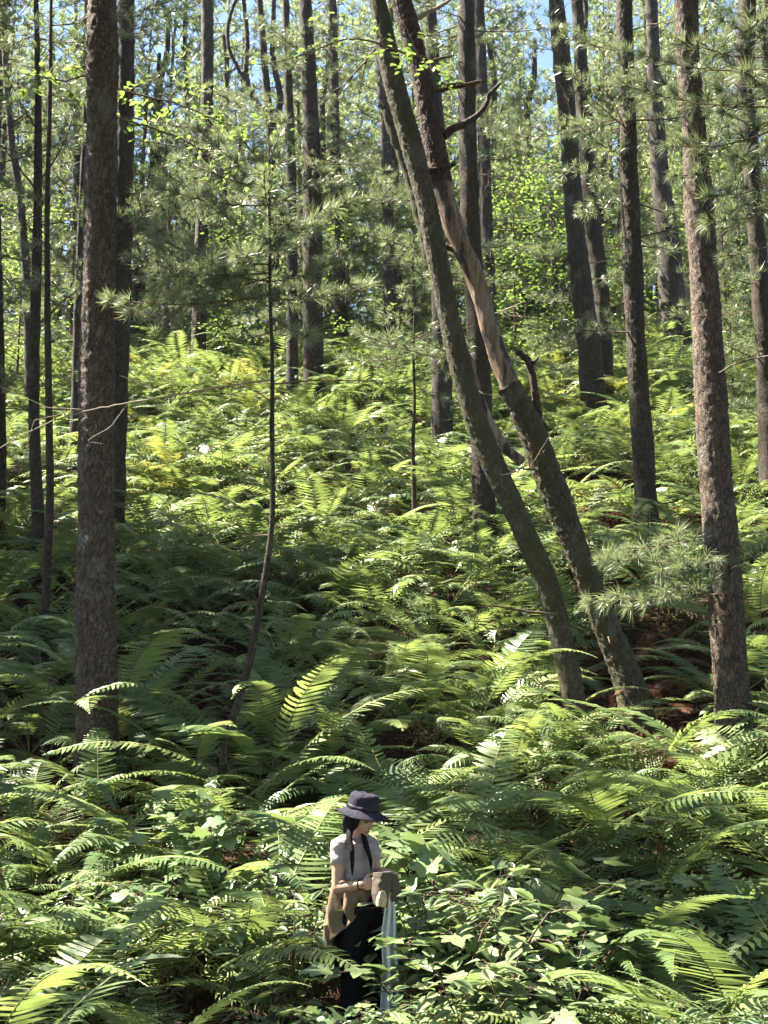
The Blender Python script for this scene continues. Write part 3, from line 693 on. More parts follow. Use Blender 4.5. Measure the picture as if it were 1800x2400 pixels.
def simple_plant(name, me_list, x, y, s, rot, names=('crown',), dz=0, tilt=(0, 0)):
    root = bpy.data.objects.new(name, None); COL.objects.link(root); root.location = (x, y, gz(x, y) + dz); root.rotation_euler = (tilt[0], tilt[1], rot); root.scale = (s,) * 3
    for nme, me in zip(names, me_list): obj(nme, me, root)
    return root
young = []
rs = random.Random(5)
YP = [(-6.0, 36, 1.6), (-1.2, 37, 1.5), (.4, 38.5, 1.5), (-2.2, 39, 1.6), (3.0, 37.5, 1.6), (5.0, 38, 1.7), (6.6, 36, 1.4), (-4.4, 37.5, 1.7), (-8, 38.5, 1.6), (1.8, 40, 1.7), (-9.8, 37, 1.6), (9, 37, 1.6), (-9, 43, 1.8), (-6.5, 44, 1.9), (-3.5, 43.5, 1.8), (-1.5, 44.5, 2.0), (1.0, 43.5, 1.8), (3.2, 44, 1.9), (5.4, 43.5, 1.8), (7.8, 44, 1.9), (10.5, 43, 1.8), (-11.5, 42, 1.8), (8.6, 33, 1.5), (-9, 34, 1.4), (-5.2, 36, 1.3), (7.4, 26, 1.1),
      (.9, 38, 1.5), (4.2, 38.5, 1.5), (-7.2, 39, 1.5), (10.4, 38, 1.6), (-3.8, 39.5, 1.4), (7.4, 39, 1.4)]
for i, (x, y, s) in enumerate(YP):
    young.append(simple_plant('young_pine', [CROWN['young', i % 3]], x, y, s * .95, i * 1.3))
label_by_gap(young, 'low bushy young pine', 'young pine', 'young pines on the upper slope')
broad = []
BP = [(-3.6, 33.5, 1.2), (3.3, 33, 1.5), (5.6, 31.0, 1.0), (2.4, 31, .9), (7.4, 28, .9), (-1.0, 36, 1.5), (-8.9, 32, 1.4), (4.6, 35.5, 1.6), (8.8, 36, 1.6), (1.5, 41, 2.0), (-6.2, 42, 2.0), (6.0, 42, 2.0)]
for i, (x, y, s) in enumerate(BP):
    broad.append(simple_plant('broadleaf_sapling', [CROWN['broad', i % 3]], x, y, s, i * 2.1))
label_by_gap(broad, 'bright green broadleaf sapling', 'sapling', 'broadleaf saplings on the upper slope')

# ------------------------------------------------------------------ unseen pines added off the left side to shade chosen spots
T_SH = tuft_mesh(14, .22, .032, 6, (15, 88))
SHADE = [crown_mesh('pine_crown', 4.6, 2.1, 1.0, 46, 90 + i, T_SH, twig_gap=.18, twig_len=.7, tuft_gap=.11) for i in range(2)]
nb = []
def shade_tree(tx, ty, hmin, s, seed):
    for Y in np.arange(6, 45, .1):
        p = px(tx, ty, Y)
        if gz(p.x, Y) + .5 > p.z: break
    H = hmin
    while True:
        q = p + SUN * (H / SUN.z)
        if q.x < -(.29 * q.y + 1.4 * s): break
        if q.z - 2.6 * s > q.y * .62 and H > hmin + 3 and abs(q.x) > 1e9: break
        H += .3
    base = Vector((q.x, q.y, gz(q.x, q.y) - .1)); root = bpy.data.objects.new('pine_tree', None); COL.objects.link(root); root.location = base
    h = q.z - base.z; V, F, C, rr = trunk_np([(0, 0, z) for z in np.linspace(0, h, 9)], np.linspace(.2, .08, 9), 0, seed)
    obj('trunk', mesh_np('trunk', V, F, [M['bark_far']]), root); c = obj('crown', SHADE[seed % 2], root, (0, 0, h - 2.3 * s)); c.scale = (s,) * 3; c.rotation_euler = (0, 0, seed)
    nb.append(root)
for i, (tx, ty, hm, s) in enumerate([(40, 1260, 9, .9), (350, 1340, 9, 1.0), (560, 1330, 9, .7), (120, 1540, 9, 1.2), (420, 1590, 9, 1.25), (250, 1470, 11, 1.0), (540, 1660, 9, .7), (640, 1520, 9, .65), (1500, 1560, 9, .6), (1620, 1450, 9, .65), (1580, 1240, 9, .5), (1450, 2150, 9, .5), (1650, 2250, 9, .45),
                                     (120, 2380, 9, .6), (820, 1190, 9, .35), (530, 965, 9, .38), (860, 1060, 9, .5), (1010, 1170, 9, .5), (1160, 1010, 9, .32), (740, 1000, 9, .3), (1320, 1950, 9, .3), (600, 2330, 9, .35), (40, 1080, 9, .4)]):
    shade_tree(tx, ty, hm, s, i)
for i, o in enumerate(sorted(nb, key=lambda o: o.location.y)):
    tag(o, '%s unseen pine added off the left to shade the slope, counted from the lowest' % ord_(i + 1, 99), 'pine tree', 'unseen pines added to shade the slope')

# unseen pines added around the camera to block skylight from above and behind
rr_ = []; rs = random.Random(15)
for i, (x, y, h, s) in enumerate([(5.5, 3, 11, 2.0), (8.5, 9, 12, 2.1), (9.5, 15, 13, 2.1), (7, -3, 11, 2.2), (1.5, -5, 11, 2.2), (-4.5, -6, 11, 2.2), (2.5, 1.5, 12, 1.7), (12.5, 4, 12, 2.2), (-10, -5, 12, 2.2), (4.5, -10, 12, 2.3), (-2, -12, 12, 2.3), (12, 22, 13, 2.0), (10, -8, 12, 2.3), (6.5, 6.5, 12, 2.0), (13, 12, 13, 2.3), (-1, -3.5, 13, 2.0), (4.5, -1.5, 13, 2.0), (-7, -10, 13, 2.3), (11, 0, 13, 2.2)]):
    base = Vector((x, y, gz(x, y) - .1)); root = bpy.data.objects.new('pine_tree', None); COL.objects.link(root); root.location = base
    V, F, C, r_ = trunk_np([(0, 0, z) for z in np.linspace(0, h, 9)], np.linspace(.2, .08, 9), 0, i)
    obj('trunk', mesh_np('trunk', V, F, [M['bark_far']]), root); c = obj('crown', SHADE[i % 2], root, (0, 0, h - 2)); c.scale = (s,) * 3; c.rotation_euler = (0, 0, i)
    rr_.append(root)
for i, o in enumerate(sorted(rr_, key=lambda o: o.location.y)):
    tag(o, '%s unseen pine added around the camera to dim skylight, counted from the rear' % ord_(i + 1, 99), 'pine tree', 'unseen pines added to block skylight')
# ------------------------------------------------------------------ ferns
WX, WY = -0.17, 9.1                                   # where the person stands
def blocked(x, y, r):
    if math.hypot(x - WX, y - WY) < .42 + r: return True
    if y < WY and abs(x - WX * y / WY) < .34 + r * .6: return True            # view to the person stays open
    return False
rs = random.Random(11)
cand = []
y = 5.9
while y < 43:
    step = .72 if y < 14 else .76 if y < 22 else .82
    half = .30 * y + .9; nx = int(2 * half / step)
    for i in range(nx + 1):
        x = -half + 2 * half * i / nx + rs.uniform(-.26, .26); yy = y + rs.uniform(-.28, .28)
        cand.append((x, yy))
    y += step * (.92 if y > 8 else .8)
def bare_zone(x, y):
    X, Yp, d = topx((x, y, gz(x, y) + .3))
    if 1330 < X < 1430 and 1080 < Yp < 1250: return .7
    if 1360 < X < 1690 and 1370 < Yp < 1730: return .92
    if 1330 < X < 1680 and 1730 <= Yp < 1800: return .75
    if 1540 < X < 1660 and 1130 < Yp < 1290: return .8
    if 270 < X < 640 and 1540 < Yp < 1730: return .5
    if 560 < X < 640 and 1000 < Yp < 1080: return .5
    if 60 < X < 190 and 1800 < Yp < 1980: return .4
    return 0
near = []; far = []
TR = [(big_b, .25), (rt_b, .25), (lm_b, .2), (ln_b, .2)]
for (x, y) in cand:
    if any(math.hypot(x - t.x, y - t.y) < r + .1 for t, r in TR): continue
    if rs.random() < bare_zone(x, y): continue
    s = rs.uniform(.78, 1.5) if y > 7.6 else rs.uniform(.7, 1.0)
    if y < 9.2 and 925 < topx((x, y, gz(x, y)))[0] < 1290 and rs.random() < .85: continue
    if blocked(x, y, .5 * s if y > WY else .75 * s): continue
    X, Yp, d = topx((x, y, gz(x, y) + .5))
    (near if (y < 17.2 and -130 < X < 1930) else far).append((x, y, s))
for x_, y_, Y_ in ((1290, 1700, 13.3), (1345, 1710, 13.5), (1250, 1640, 13.9), (1330, 1650, 13.75), (1650, 1760, 12.9), (1190, 1690, 13.4)):
    near.append(((x_ - 900) / FPX * Y_, Y_, rs.uniform(.85, 1.1)))
near.sort(key=lambda q: q[1]); extra = near[296:]; near = near[:296]; far += extra
FERNS = []
for i, (x, y, s) in enumerate(near):
    rg = random.Random(1000 + i)
    root = bpy.data.objects.new('fern', None); COL.objects.link(root)
    root.location = (x, y, gz(x, y) - .02); root.scale = (s,) * 3
    root.rotation_euler = (rg.uniform(.02, .22) if y > 10 else rg.uniform(-.05, .1), rg.uniform(-.1, .1), 0)
    n = rg.randint(7, 9)
    for m in plant_fronds(rg, n):
        f = bpy.data.objects.new('frond', rg.choice(FR_ME)); COL.objects.link(f); f.parent = root; f.matrix_local = m
    FERNS.append(root)
ROWS = [(6.9, 'bottom row along the lower edge'), (8.3, 'row below the person'), (9.7, 'row level with the person'), (11.2, 'row just behind the person'), (12.8, 'row below the thick brown pine'),
        (14.4, 'row at the leaning pair foot'), (16.2, 'row above the leaning pair foot'), (99, 'row higher up the slope')]
CLS = [(380, 'far left part'), (760, 'left middle part'), (1120, 'centre part'), (1460, 'right middle part'), (9999, 'far right part')]
cells = {}
for o in FERNS:
    X = topx(o.location)[0]
    r = next(i for i, (v, _) in enumerate(ROWS) if o.location.y < v); c = next(i for i, (v, _) in enumerate(CLS) if X < v)
    cells.setdefault((r, c), []).append(o)
for (r, c), L in cells.items():
    L.sort(key=lambda o: topx(o.location)[0])
    for k, o in enumerate(L):
        tag(o, '%s green fern from left, %s, %s' % (ord_(k + 1, len(L)), ROWS[r][1], CLS[c][1]), 'fern', 'ferns covering the lower slope')
# the many smaller ferns further up: one mass
FARV = [fern_joined(500 + i, 7, FR_FAR) for i in range(10)]
def mass(name, plants, variants, mats, label):
    b = Buf(); rg = random.Random(3)
    packs = [(np.concatenate(v.V), v.F, v.M, np.concatenate(v.T)) for v in variants]
    for (x, y, s) in plants:
        V, F, Mi, T = rg.choice(packs); a = rg.uniform(0, 6.28); tx = rg.uniform(.05, .3)
        A = np.array((Matrix.Rotation(tx, 3, 'X') @ Matrix.Rotation(a, 3, 'Z'))) * s
        base = b.n; b.V.append(V @ A.T + [x, y, gz(x, y) - .02]); b.T.append(np.clip(T + rg.uniform(-.35, .35), 0, 1))
        for f, mi in zip(F, Mi): b.F.append(f + base); b.M.append(mi)
        b.n += len(V)
    return tag(obj(name, b.mesh(name, mats)), label, 'ferns', kind='stuff')
mass('fern_cover', far, FARV, [M['fern'], M['rachis']], 'mass of smaller ferns covering the upper slope up to the crest')
print('ferns near', len(near), 'far', len(far))
# yellowed ferns of the glowing patch
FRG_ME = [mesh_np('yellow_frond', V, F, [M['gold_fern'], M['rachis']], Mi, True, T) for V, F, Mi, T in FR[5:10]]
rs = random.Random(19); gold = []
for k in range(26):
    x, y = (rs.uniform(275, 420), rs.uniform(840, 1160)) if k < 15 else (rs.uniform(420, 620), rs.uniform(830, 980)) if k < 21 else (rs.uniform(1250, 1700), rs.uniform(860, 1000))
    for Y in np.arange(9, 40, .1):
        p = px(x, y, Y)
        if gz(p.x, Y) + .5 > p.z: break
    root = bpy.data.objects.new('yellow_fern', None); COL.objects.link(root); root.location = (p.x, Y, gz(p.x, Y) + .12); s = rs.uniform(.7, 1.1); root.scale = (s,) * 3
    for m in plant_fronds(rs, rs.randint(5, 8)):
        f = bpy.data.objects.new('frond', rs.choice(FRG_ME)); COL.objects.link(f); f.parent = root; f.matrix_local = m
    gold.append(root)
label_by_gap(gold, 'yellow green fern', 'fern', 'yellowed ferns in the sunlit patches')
# brown dead ferns in the gaps
rs = random.Random(9); dead = []
for (x, y) in [(1350, 1150), (1400, 1170), (1370, 1200), (1430, 1130), (1560, 1190), (1600, 1240), (1480, 1520), (1540, 1540), (1590, 1500), (1620, 1590), (1500, 1600), (1560, 1640), (1450, 1560), (1640, 1660), (600, 1050), (640, 1030), (120, 1880), (420, 1840), (240, 900), (480, 1830), (1680, 1830), (1500, 1780)]:
    # find the place on the slope seen at this pixel
    for Y in np.arange(9, 40, .1):
        p = px(x, y, Y)
        if gz(p.x, Y) + .15 > p.z: break
    root = bpy.data.objects.new('dead_fern', None); COL.objects.link(root); root.location = (p.x, Y, gz(p.x, Y) + .02); s = rs.uniform(.5, .8); root.scale = (s, s, s * .75)
    for m in plant_fronds(rs, 9):
        f = bpy.data.objects.new('dead_frond', rs.choice(FRD_ME)); COL.objects.link(f); f.parent = root; f.matrix_local = m @ Matrix.Rotation(.5, 4, 'Y')
    dead.append(root)
label_by_gap(dead, 'brown withered fern', 'dead fern', 'withered ferns in the gaps')

# dry leaves and needles lying on the floor in the gaps
rng = np.random.default_rng(44); O = []; 
for (cx, cy, sx, sy, n) in ((1500, 1560, 160, 110, 3500), (1370, 1160, 110, 70, 1600), (1600, 1220, 70, 60, 800), (450, 1640, 200, 80, 2200), (900, 1750, 300, 120, 1200), (1500, 1900, 250, 120, 1200)):
    Y0 = next((Y for Y in np.arange(9, 40, .1) if gz(px(cx, cy, Y).x, Y) + .1 > px(cx, cy, Y).z), 20); c = px(cx, cy, Y0)
    for k in range(n):
        x = c.x + rng.normal(0, sx / FPX * Y0 * .8); y = Y0 + rng.normal(0, 1.1); O.append((x, y, gz(x, y) + rng.uniform(.01, .08)))
O = np.array(O); D = rng.normal(size=(len(O), 3)) * [1, 1, .35]; A = frame_from_dir(D, rng.uniform(-.9, .9, len(D))) * (rng.uniform(.04, .11, len(D)))[:, None, None]
V, F = scatter(leaf_ovate(1, .45, .3)[0], OVATE[1], A, O); lb = Buf(); lb.add(V, F, 0, np.repeat(rng.uniform(0, 1, len(D)), len(OVATE[0])))
D2 = rng.normal(size=(1500, 3)) * [1, 1, .15]; A2 = frame_from_dir(D2) * rng.uniform(.1, .45, 1500)[:, None, None]; tV, tF = tube([(0, 0, 0), (.5, .03, .02), (1, 0, 0)], [.012, .009, .004], 3)
V, F = scatter(tV, tF, A2, O[rng.integers(0, len(O), 1500)] + [0, 0, .03]); lb.add(V, F, 1)
tag(obj('leaf_litter', lb.mesh('leaf_litter', [M['litter'], M['twig']], smooth=False)), 'dry brown leaves and twigs lying in the gaps between ferns', 'leaf litter', kind='stuff')

# ------------------------------------------------------------------ leafy undergrowth
SH = {}
for i in range(4): SH['bram', i] = shrub_meshes('bramble', 9, .75, .5, 'mix' if i % 2 else 'lobed', .12, .055, 200 + i)
for i in range(3): SH['vine', i] = shrub_meshes('leafy_shrub', 9, .8, .45, 'ovate', .11, .05, 220 + i)
for i in range(3): SH['small', i] = shrub_meshes('ground_vine', 10, .42, .4, 'mix', .13, .06, 230 + i)
shr = []
rs = random.Random(21)
def shrub(kind, X, Yd, s, topy=None):
    i = rs.randint(0, 2); x = (X - 900) / FPX * Yd
    st, fo = SH[kind, i]; nm = {'bram': 'bramble_shrub', 'vine': 'leafy_shrub', 'small': 'ground_vine'}[kind]
    o = simple_plant(nm, [st, fo], x, Yd, s, rs.uniform(0, 6.28), ('stem', 'foliage')); shr.append(o); return o
# right of the person: sunlit brambles; far right: shaded ground vines
for X, Yd, s, k in [(965, 9.0, 1.35, 'vine'), (1010, 9.3, 1.6, 'bram'), (1080, 9.6, 1.6, 'bram'), (1170, 9.6, 1.6, 'vine'), (1290, 8.9, 1.3, 'bram'), (1140, 8.1, 1.3, 'vine'), (985, 8.75, 1.3, 'bram'), (1050, 8.9, 1.55, 'vine'), (1100, 8.5, 1.4, 'bram'), (1160, 8.8, 1.5, 'vine'), (1240, 9.5, 1.6, 'bram'), (1010, 8.3, .8, 'vine'), (1215, 8.5, 1.15, 'bram'), (1075, 8.0, 1.0, 'vine'), (1180, 7.9, 1.05, 'bram'), (1270, 8.2, 1.0, 'vine'),
                    (1120, 9.3, 1.1, 'vine'), (1230, 9.2, 1.2, 'bram'), (1340, 8.3, 1.0, 'vine'), (1420, 8.0, .9, 'small'), (1500, 8.6, 1.1, 'small'), (1560, 8.3, .8, 'vine'),
                    (1680, 8.3, .9, 'bram'), (1480, 7.8, .9, 'vine'), (1600, 7.7, .9, 'vine'), (1720, 7.7, .95, 'bram'), (1650, 10.2, 1.1, 'bram'), (1780, 10.0, 1.2, 'bram'), (1480, 10.3, 1.1, 'bram')]:
    shrub(k, X, Yd, s)
# in front of the person's legs
for X, Yd, s, k in [(740, 8.1, .62, 'bram'), (790, 8.35, .42, 'vine'), (935, 8.5, .5, 'bram'), (900, 8.1, .5, 'vine'), (850, 7.9, .5, 'small'), (960, 8.0, .75, 'vine'), (800, 7.7, 1.0, 'small'), (835, 7.9, .85, 'vine'), (760, 7.9, .9, 'bram'), (700, 9.35, 1.3, 'vine'), (880, 7.8, .9, 'bram'), (860, 8.3, .6, 'bram'), (770, 8.6, .5, 'vine')]:
    shrub(k, X, Yd, s)
# left: brambles threading through the ferns
for X, Yd, s, k in [(70, 9.8, 1.1, 'bram'), (190, 9.9, 1.15, 'vine'), (300, 10.0, 1.15, 'bram'), (430, 10.6, 1.3, 'bram'), (440, 9.8, 1.1, 'vine'), (560, 9.7, 1.0, 'vine'), (130, 9.1, .85, 'bram'),
                    (330, 9.1, .8, 'vine'), (650, 9.9, 1.2, 'vine'), (715, 9.75, 1.15, 'vine'), (480, 11.3, 1.3, 'bram'), (610, 8.3, .7, 'vine'), (380, 7.3, .7, 'small')]:
    shrub(k, X, Yd, s)
SW = [(7.95, 'nearest the camera'), (8.7, 'in the front row'), (9.4, 'level with the person'), (99, 'behind the person')]
cells = {}
for o in shr:
    X = topx(o.location)[0]; side = 'left of the person' if X < 760 else ('before the person' if X < 960 else ('right of the person' if X < 1400 else 'in the right corner'))
    cells.setdefault((o.name.split('.')[0], side, next(t for v, t in SW if o.location.y < v)), []).append(o)
LOOK = {'bramble_shrub': 'bramble with lobed leaves', 'leafy_shrub': 'shrub with oval leaves', 'ground_vine': 'low vine'}
for (nm, side, dep), L in cells.items():
    L.sort(key=lambda o: topx(o.location)[0])
    for k, o in enumerate(L):
        tag(o, ('%s %s %s from left, %s' % (ord_(k + 1, len(L)), LOOK[nm], side, dep)) if len(L) > 1 else 'the %s %s, %s' % (LOOK[nm], side, dep), 'shrub', 'leafy undergrowth at the bottom')

# ------------------------------------------------------------------ slender saplings with needle sprays
def sapling(label, path, Y, r0, r1, sprays, seed, twigs=(), tuft=T_NEAR, bark='bark_b'):
    P = [px(x, y, Y) for x, y in path][::-1]; foot = P[0]; base = Vector((foot.x, foot.y, min(foot.z, gz(foot.x, foot.y)) - .1))
    P = [base] + P; root = bpy.data.objects.new('pine_sapling', None); COL.objects.link(root); root.location = base; tag(root, label, 'sapling')
    rr = np.linspace(r0, r1, len(P)); V, F, C, r = trunk_np([p - base for p in P], rr, 1, seed); obj('trunk', mesh_np('trunk', V, F, [M[bark]]), root)
    rng = np.random.default_rng(seed)
    for (x0, y0, x1, y1, dy, dn) in sprays:
        a = px(x0, y0, Y) - base; e = px(x1, y1, Y + dy) - base; b = Buf(); d = e - a; L = d.length
        pine_limbs([((0, 0, 0), tuple(d / L), L)], rng, b, tw=True, tuft=tuft, twig_gap=.10 / dn, twig_len=.34, tuft_gap=.075, bare=.15, up=.16, thick=.006)
        obj('needle_branch', b.mesh('needle_branch', [M['twig'], M['needle']], smooth=False), root, a)
    for k in range(9):
        i_ = int(rng.integers(len(C) // 6, len(C) - 5)); a_ = rng.uniform(0, 6.28)
        dead_branch('bare_twig', Vector(C[i_]), (math.cos(a_), math.sin(a_), rng.uniform(-.1, .6)), rng.uniform(.15, .6), int(rng.integers(1e6)), root, 'twig', r=.006, forks=2)
    for (pts, ra, rb, mt) in twigs: limb_px(root, base, pts, Y, mt, ra, rb, name='bare_branch', seg=5)
    return root
T_NEAR2 = tuft_mesh(30, .15, .0048, 8, (10, 82))
sapling('thin pine sapling with a long curved stem rising right of the thick brown pine', [(630, 330), (632, 420), (633, 560), (632, 700), (640, 860), (636, 1000), (642, 1220), (625, 1330), (606, 1450), (585, 1560), (555, 1660), (518, 1760)], 12.8, .045, .008,
        [(632, 440, 430, 400, -.3, 1), (632, 470, 520, 350, .3, 1), (634, 480, 760, 420, -.2, 1), (633, 540, 820, 500, .2, 1), (632, 560, 470, 500, .4, 1), (632, 640, 300, 640, -.5, 1.1), (632, 650, 400, 700, -.2, 1.1), (633, 680, 560, 760, -.5, 1), (633, 660, 780, 640, -.4, 1), (633, 700, 860, 690, .3, 1), (632, 430, 480, 330, .1, 1), (633, 520, 740, 560, -.6, 1), (632, 570, 560, 620, -.7, 1), (633, 610, 720, 560, .5, 1), (632, 660, 330, 600, .5, 1), (633, 740, 720, 800, -.3, 1), (632, 380, 660, 300, 0, 1), (632, 480, 380, 470, .5, 1),
         (631, 400, 560, 330, -.3, 1), (631, 400, 700, 330, -.3, 1), (633, 720, 500, 640, .3, 1), (632, 600, 660, 520, -.6, 1), (632, 620, 350, 590, .2, 1), (633, 690, 250, 740, -.2, 1), (632, 500, 620, 430, -.8, 1)], 31,
        twigs=[([(640, 890), (560, 898), (420, 925), (300, 945), (190, 960), (80, 1000), (0, 1050)], .011, .004, 'dead_twig'), ([(420, 925), (340, 900), (280, 880)], .006, .002, 'dead_twig'), ([(300, 945), (260, 1000), (200, 1035), (240, 1040)], .005, .002, 'dead_twig'),
               ([(190, 960), (110, 955), (0, 905)], .006, .002, 'dead_twig'), ([(640, 900), (780, 885), (900, 900), (960, 880)], .009, .002, 'twig'), ([(636, 990), (560, 1020), (500, 1060), (480, 1090)], .006, .002, 'dead_twig'), ([(632, 780), (560, 800), (480, 830)], .006, .002, 'twig'), ([(190, 960), (80, 985), (60, 1060)], .004, .0015, 'dead_twig'),
               ([(300, 720), (360, 750), (420, 790)], .008, .004, 'dead_twig')])
sapling('small pine sapling with a straight dark stem at the centre of the slope', [(966, 590), (973, 700), (968, 850), (974, 940), (966, 1040), (970, 1120)], 21.0, .04, .01,
        [(971, 800, 830, 800, -.2, 1), (971, 820, 900, 760, .2, 1), (971, 830, 1060, 830, -.3, 1), (971, 850, 860, 870, .2, 1), (971, 800, 1040, 740, .2, 1), (971, 870, 1080, 880, .2, 1), (971, 640, 900, 600, .2, 1), (971, 760, 880, 720, -.2, 1), (971, 900, 1050, 950, .1, 1), (971, 740, 940, 690, -.4, 1), (971, 830, 800, 860, .3, 1), (971, 700, 1040, 650, .2, 1)], 33, twigs=[([(970, 985), (920, 1005), (880, 1040)], .01, .003, 'twig'), ([(970, 985), (1020, 1000), (1030, 1080)], .01, .003, 'twig')], tuft=T_MID)
rngb = np.random.default_rng(35)
for (x0, y0, x1, y1, dy) in [(1690, 1250, 1480, 1290, -.5), (1692, 1300, 1400, 1330, -.7), (1692, 1330, 1540, 1400, -.9), (1694, 1390, 1400, 1410, -.3), (1690, 1280, 1560, 1350, -.8), (1694, 1360, 1500, 1400, .2), (1694, 1340, 1790, 1290, -.5)]:
    a = px(x0, y0, 13.4) - rt_b; e = px(x1, y1, 13.4 + dy) - rt_b; b = Buf(); d = e - a
    pine_limbs([((0, 0, 0), tuple(d / d.length), d.length)], rngb, b, tw=True, tuft=T_NEAR, twig_gap=.10, twig_len=.34, tuft_gap=.075, bare=.3, up=.1, thick=.006)
    obj('needle_branch', b.mesh('needle_branch', [M['twig'], M['needle']], smooth=False), rt, a)
sapling('tall pine sapling filling the upper right corner with silvery needles', [(1830, -30), (1825, 300), (1840, 700), (1870, 1200), (1880, 1500)], 12.9, .05, .02,
        [(1826, 130, 1600, 130, -.4, 1), (1826, 160, 1500, 160, .3, 1), (1826, 220, 1640, 260, -.4, 1), (1826, 300, 1560, 380, -.2, 1), (1828, 340, 1600, 440, -.4, 1), (1828, 420, 1650, 480, 0, 1), (1830, 480, 1660, 540, -.5, 1), (1826, 60, 1650, 20, .3, 1), (1826, 200, 1740, 200, -.8, 1),
         (1828, 380, 1720, 400, -.8, 1), (1826, 250, 1450, 230, .6, 1), (1826, 100, 1700, 60, -.5, 1), (1832, 560, 1700, 620, -.2, 1)], 37)
sapling('pine sapling at the upper left edge with dark drooping needle branches', [(120, -40), (118, 200), (110, 500), (112, 800), (118, 1150)], 17.5, .06, .02,
        [(118, 60, 0, 120, -.2, 1), (118, 100, 330, 90, .2, 1), (118, 160, 20, 260, -.4, 1), (118, 20, 230, -10, .3, 1), (116, 560, 0, 620, -.2, 1), (116, 580, 190, 640, -.2, 1), (112, 640, 20, 720, -.2, 1), (112, 700, 180, 740, .2, 1), (118, 220, 250, 260, -.2, 1), (118, 60, 380, 20, .5, 1), (116, 480, 10, 440, .3, 1)], 39, tuft=T_MID)
# broadleaf twigs with bright leaves
def leaf_twig(label, pts, Y, seed, n=26, size=.11, spread=.35):
    rng = np.random.default_rng(seed); P = [px(x, y, Y) for x, y in pts]; base = P[0].copy(); root = bpy.data.objects.new('leafy_branch', None); COL.objects.link(root); root.location = base; tag(root, label, 'branch')
    limb_px(root, base, pts, Y, 'twig', .016, .004, name='stem', seg=6); Pn = np.array([p - base for p in P]); t = np.linspace(0, 1, len(P)); O = []; D = []
    sb = Buf()
    for k in range(int(n * 1.7)):
        q = rng.uniform(.1, 1); p = np.array([np.interp(q, t, Pn[:, c]) for c in range(3)]); a = rng.uniform(0, 6.28); dd = np.array([math.cos(a), math.sin(a), rng.uniform(-.4, .6)])
        e = p + dd * spread * rng.uniform(.2, 1); V, F = tube([p, (p + e) / 2 + [0, 0, .02], e], [.003, .002, .0015], 3); sb.add(V, F, 0)
        for j in range(3): O.append(e + rng.normal(0, .03, 3)); D.append([dd[0] + rng.normal(0, .6), dd[1] + rng.normal(0, .6), rng.uniform(-.5, .1)])
    O = np.array(O); D = np.array(D); A = frame_from_dir(D, rng.normal(0, .3, len(D))) * (size * .85 * rng.uniform(.5, 1.2, len(D)))[:, None, None]; V, F = scatter(OVATE[0], OVATE[1], A, O)
    sb.add(V, F, 1, np.repeat(rng.uniform(.3, 1, len(D)), len(OVATE[0]))); obj('foliage', sb.mesh('foliage', [M['twig'], M['broad']], smooth=False), root)
leaf_twig('thin branch of bright green oval leaves hanging at top centre', [(1060, 130), (980, 150), (900, 100), (800, 70), (740, 130), (640, 150), (570, 150)], 13.4, 51, 16, .10, .3)
leaf_twig('leafy twig with few light leaves over the dead leaning trunk', [(1130, 190), (1040, 200), (980, 130), (950, 60)], 13.3, 52, 6, .11, .25)
leaf_twig('broadleaf branch of dark green leaves crossing right of the thick brown pine', [(235, 190), (330, 230), (440, 240), (520, 300), (640, 300)], 15.5, 53, 30, .12, .4)
leaf_twig('lower broadleaf branch of dull leaves right of the thick brown pine', [(238, 260), (350, 300), (460, 330), (540, 420), (620, 350)], 15.6, 54, 22, .12, .4)
leaf_twig('leafy branch reaching left from the thick brown pine', [(225, 170), (150, 190), (90, 180), (40, 210)], 15.4, 55, 14, .12, .35)
# ------------------------------------------------------------------ the person
def ellipsoid(c, r, A=None, n=16, m=12):
    th = np.linspace(0, np.pi, m); ph = np.arange(n) / n * 2 * np.pi
    V = [(0, 0, 1)] + [(math.sin(t) * math.cos(p), math.sin(t) * math.sin(p), math.cos(t)) for t in th[1:-1] for p in ph] + [(0, 0, -1)]
    V = np.array(V) * r
    if A is not None: V = V @ np.array(A).T
    V = V + np.array(c); F4 = []; F3 = []
    for i in range(m - 3):
        for j in range(n): a = 1 + i * n + j; b = 1 + i * n + (j + 1) % n; F4.append((a, a + n, b + n, b))
    L = len(V) - 1; k = 1 + (m - 3) * n
    for j in range(n): F3.append((0, 1 + j, 1 + (j + 1) % n)); F3.append((L, k + (j + 1) % n, k + j))
    return V, [np.array(F4), np.array(F3)]
def capped(b, pts, rad, seg=12, aspect=None):
    P = np.array([tuple(p) for p in pts], float); rad = np.array(rad, float)
    V, F = tube(P, rad, seg); n = len(V)
    V = np.vstack([V, P[0], P[-1]]); a = np.arange(seg); a2 = (a + 1) % seg
    b.add(V, [F[0], np.stack([a2, a, np.full(seg, n)], 1), np.stack([n - seg + a, n - seg + a2, np.full(seg, n + 1)], 1)], 0)
    for p, r in ((P[0], rad[0]), (P[-1], rad[-1])):
        V, F = ellipsoid(p, (r, r, r), n=12, m=8); b.add(V, F, 0)
def ring_loft(b, rings):
    """rings: (centre, rx vec, ry vec); closed both ends"""
    seg = 24; a = np.arange(seg) / seg * 2 * np.pi; V = []
    for c, u, v in rings: V += [np.array(c) + np.cos(t) * np.array(u) + np.sin(t) * np.array(v) for t in a]
    V += [np.array(rings[0][0]), np.array(rings[-1][0])]; n = len(rings); F = []
    for i in range(n - 1):
        for j in range(seg): F.append((i * seg + j, i * seg + (j + 1) % seg, (i + 1) * seg + (j + 1) % seg, (i + 1) * seg + j))
    T = [((j + 1) % seg, j, n * seg) for j in range(seg)] + [((n - 1) * seg + j, (n - 1) * seg + (j + 1) % seg, n * seg + 1) for j in range(seg)]
    b.add(np.array(V), [np.array(F), np.array(T)], 0)
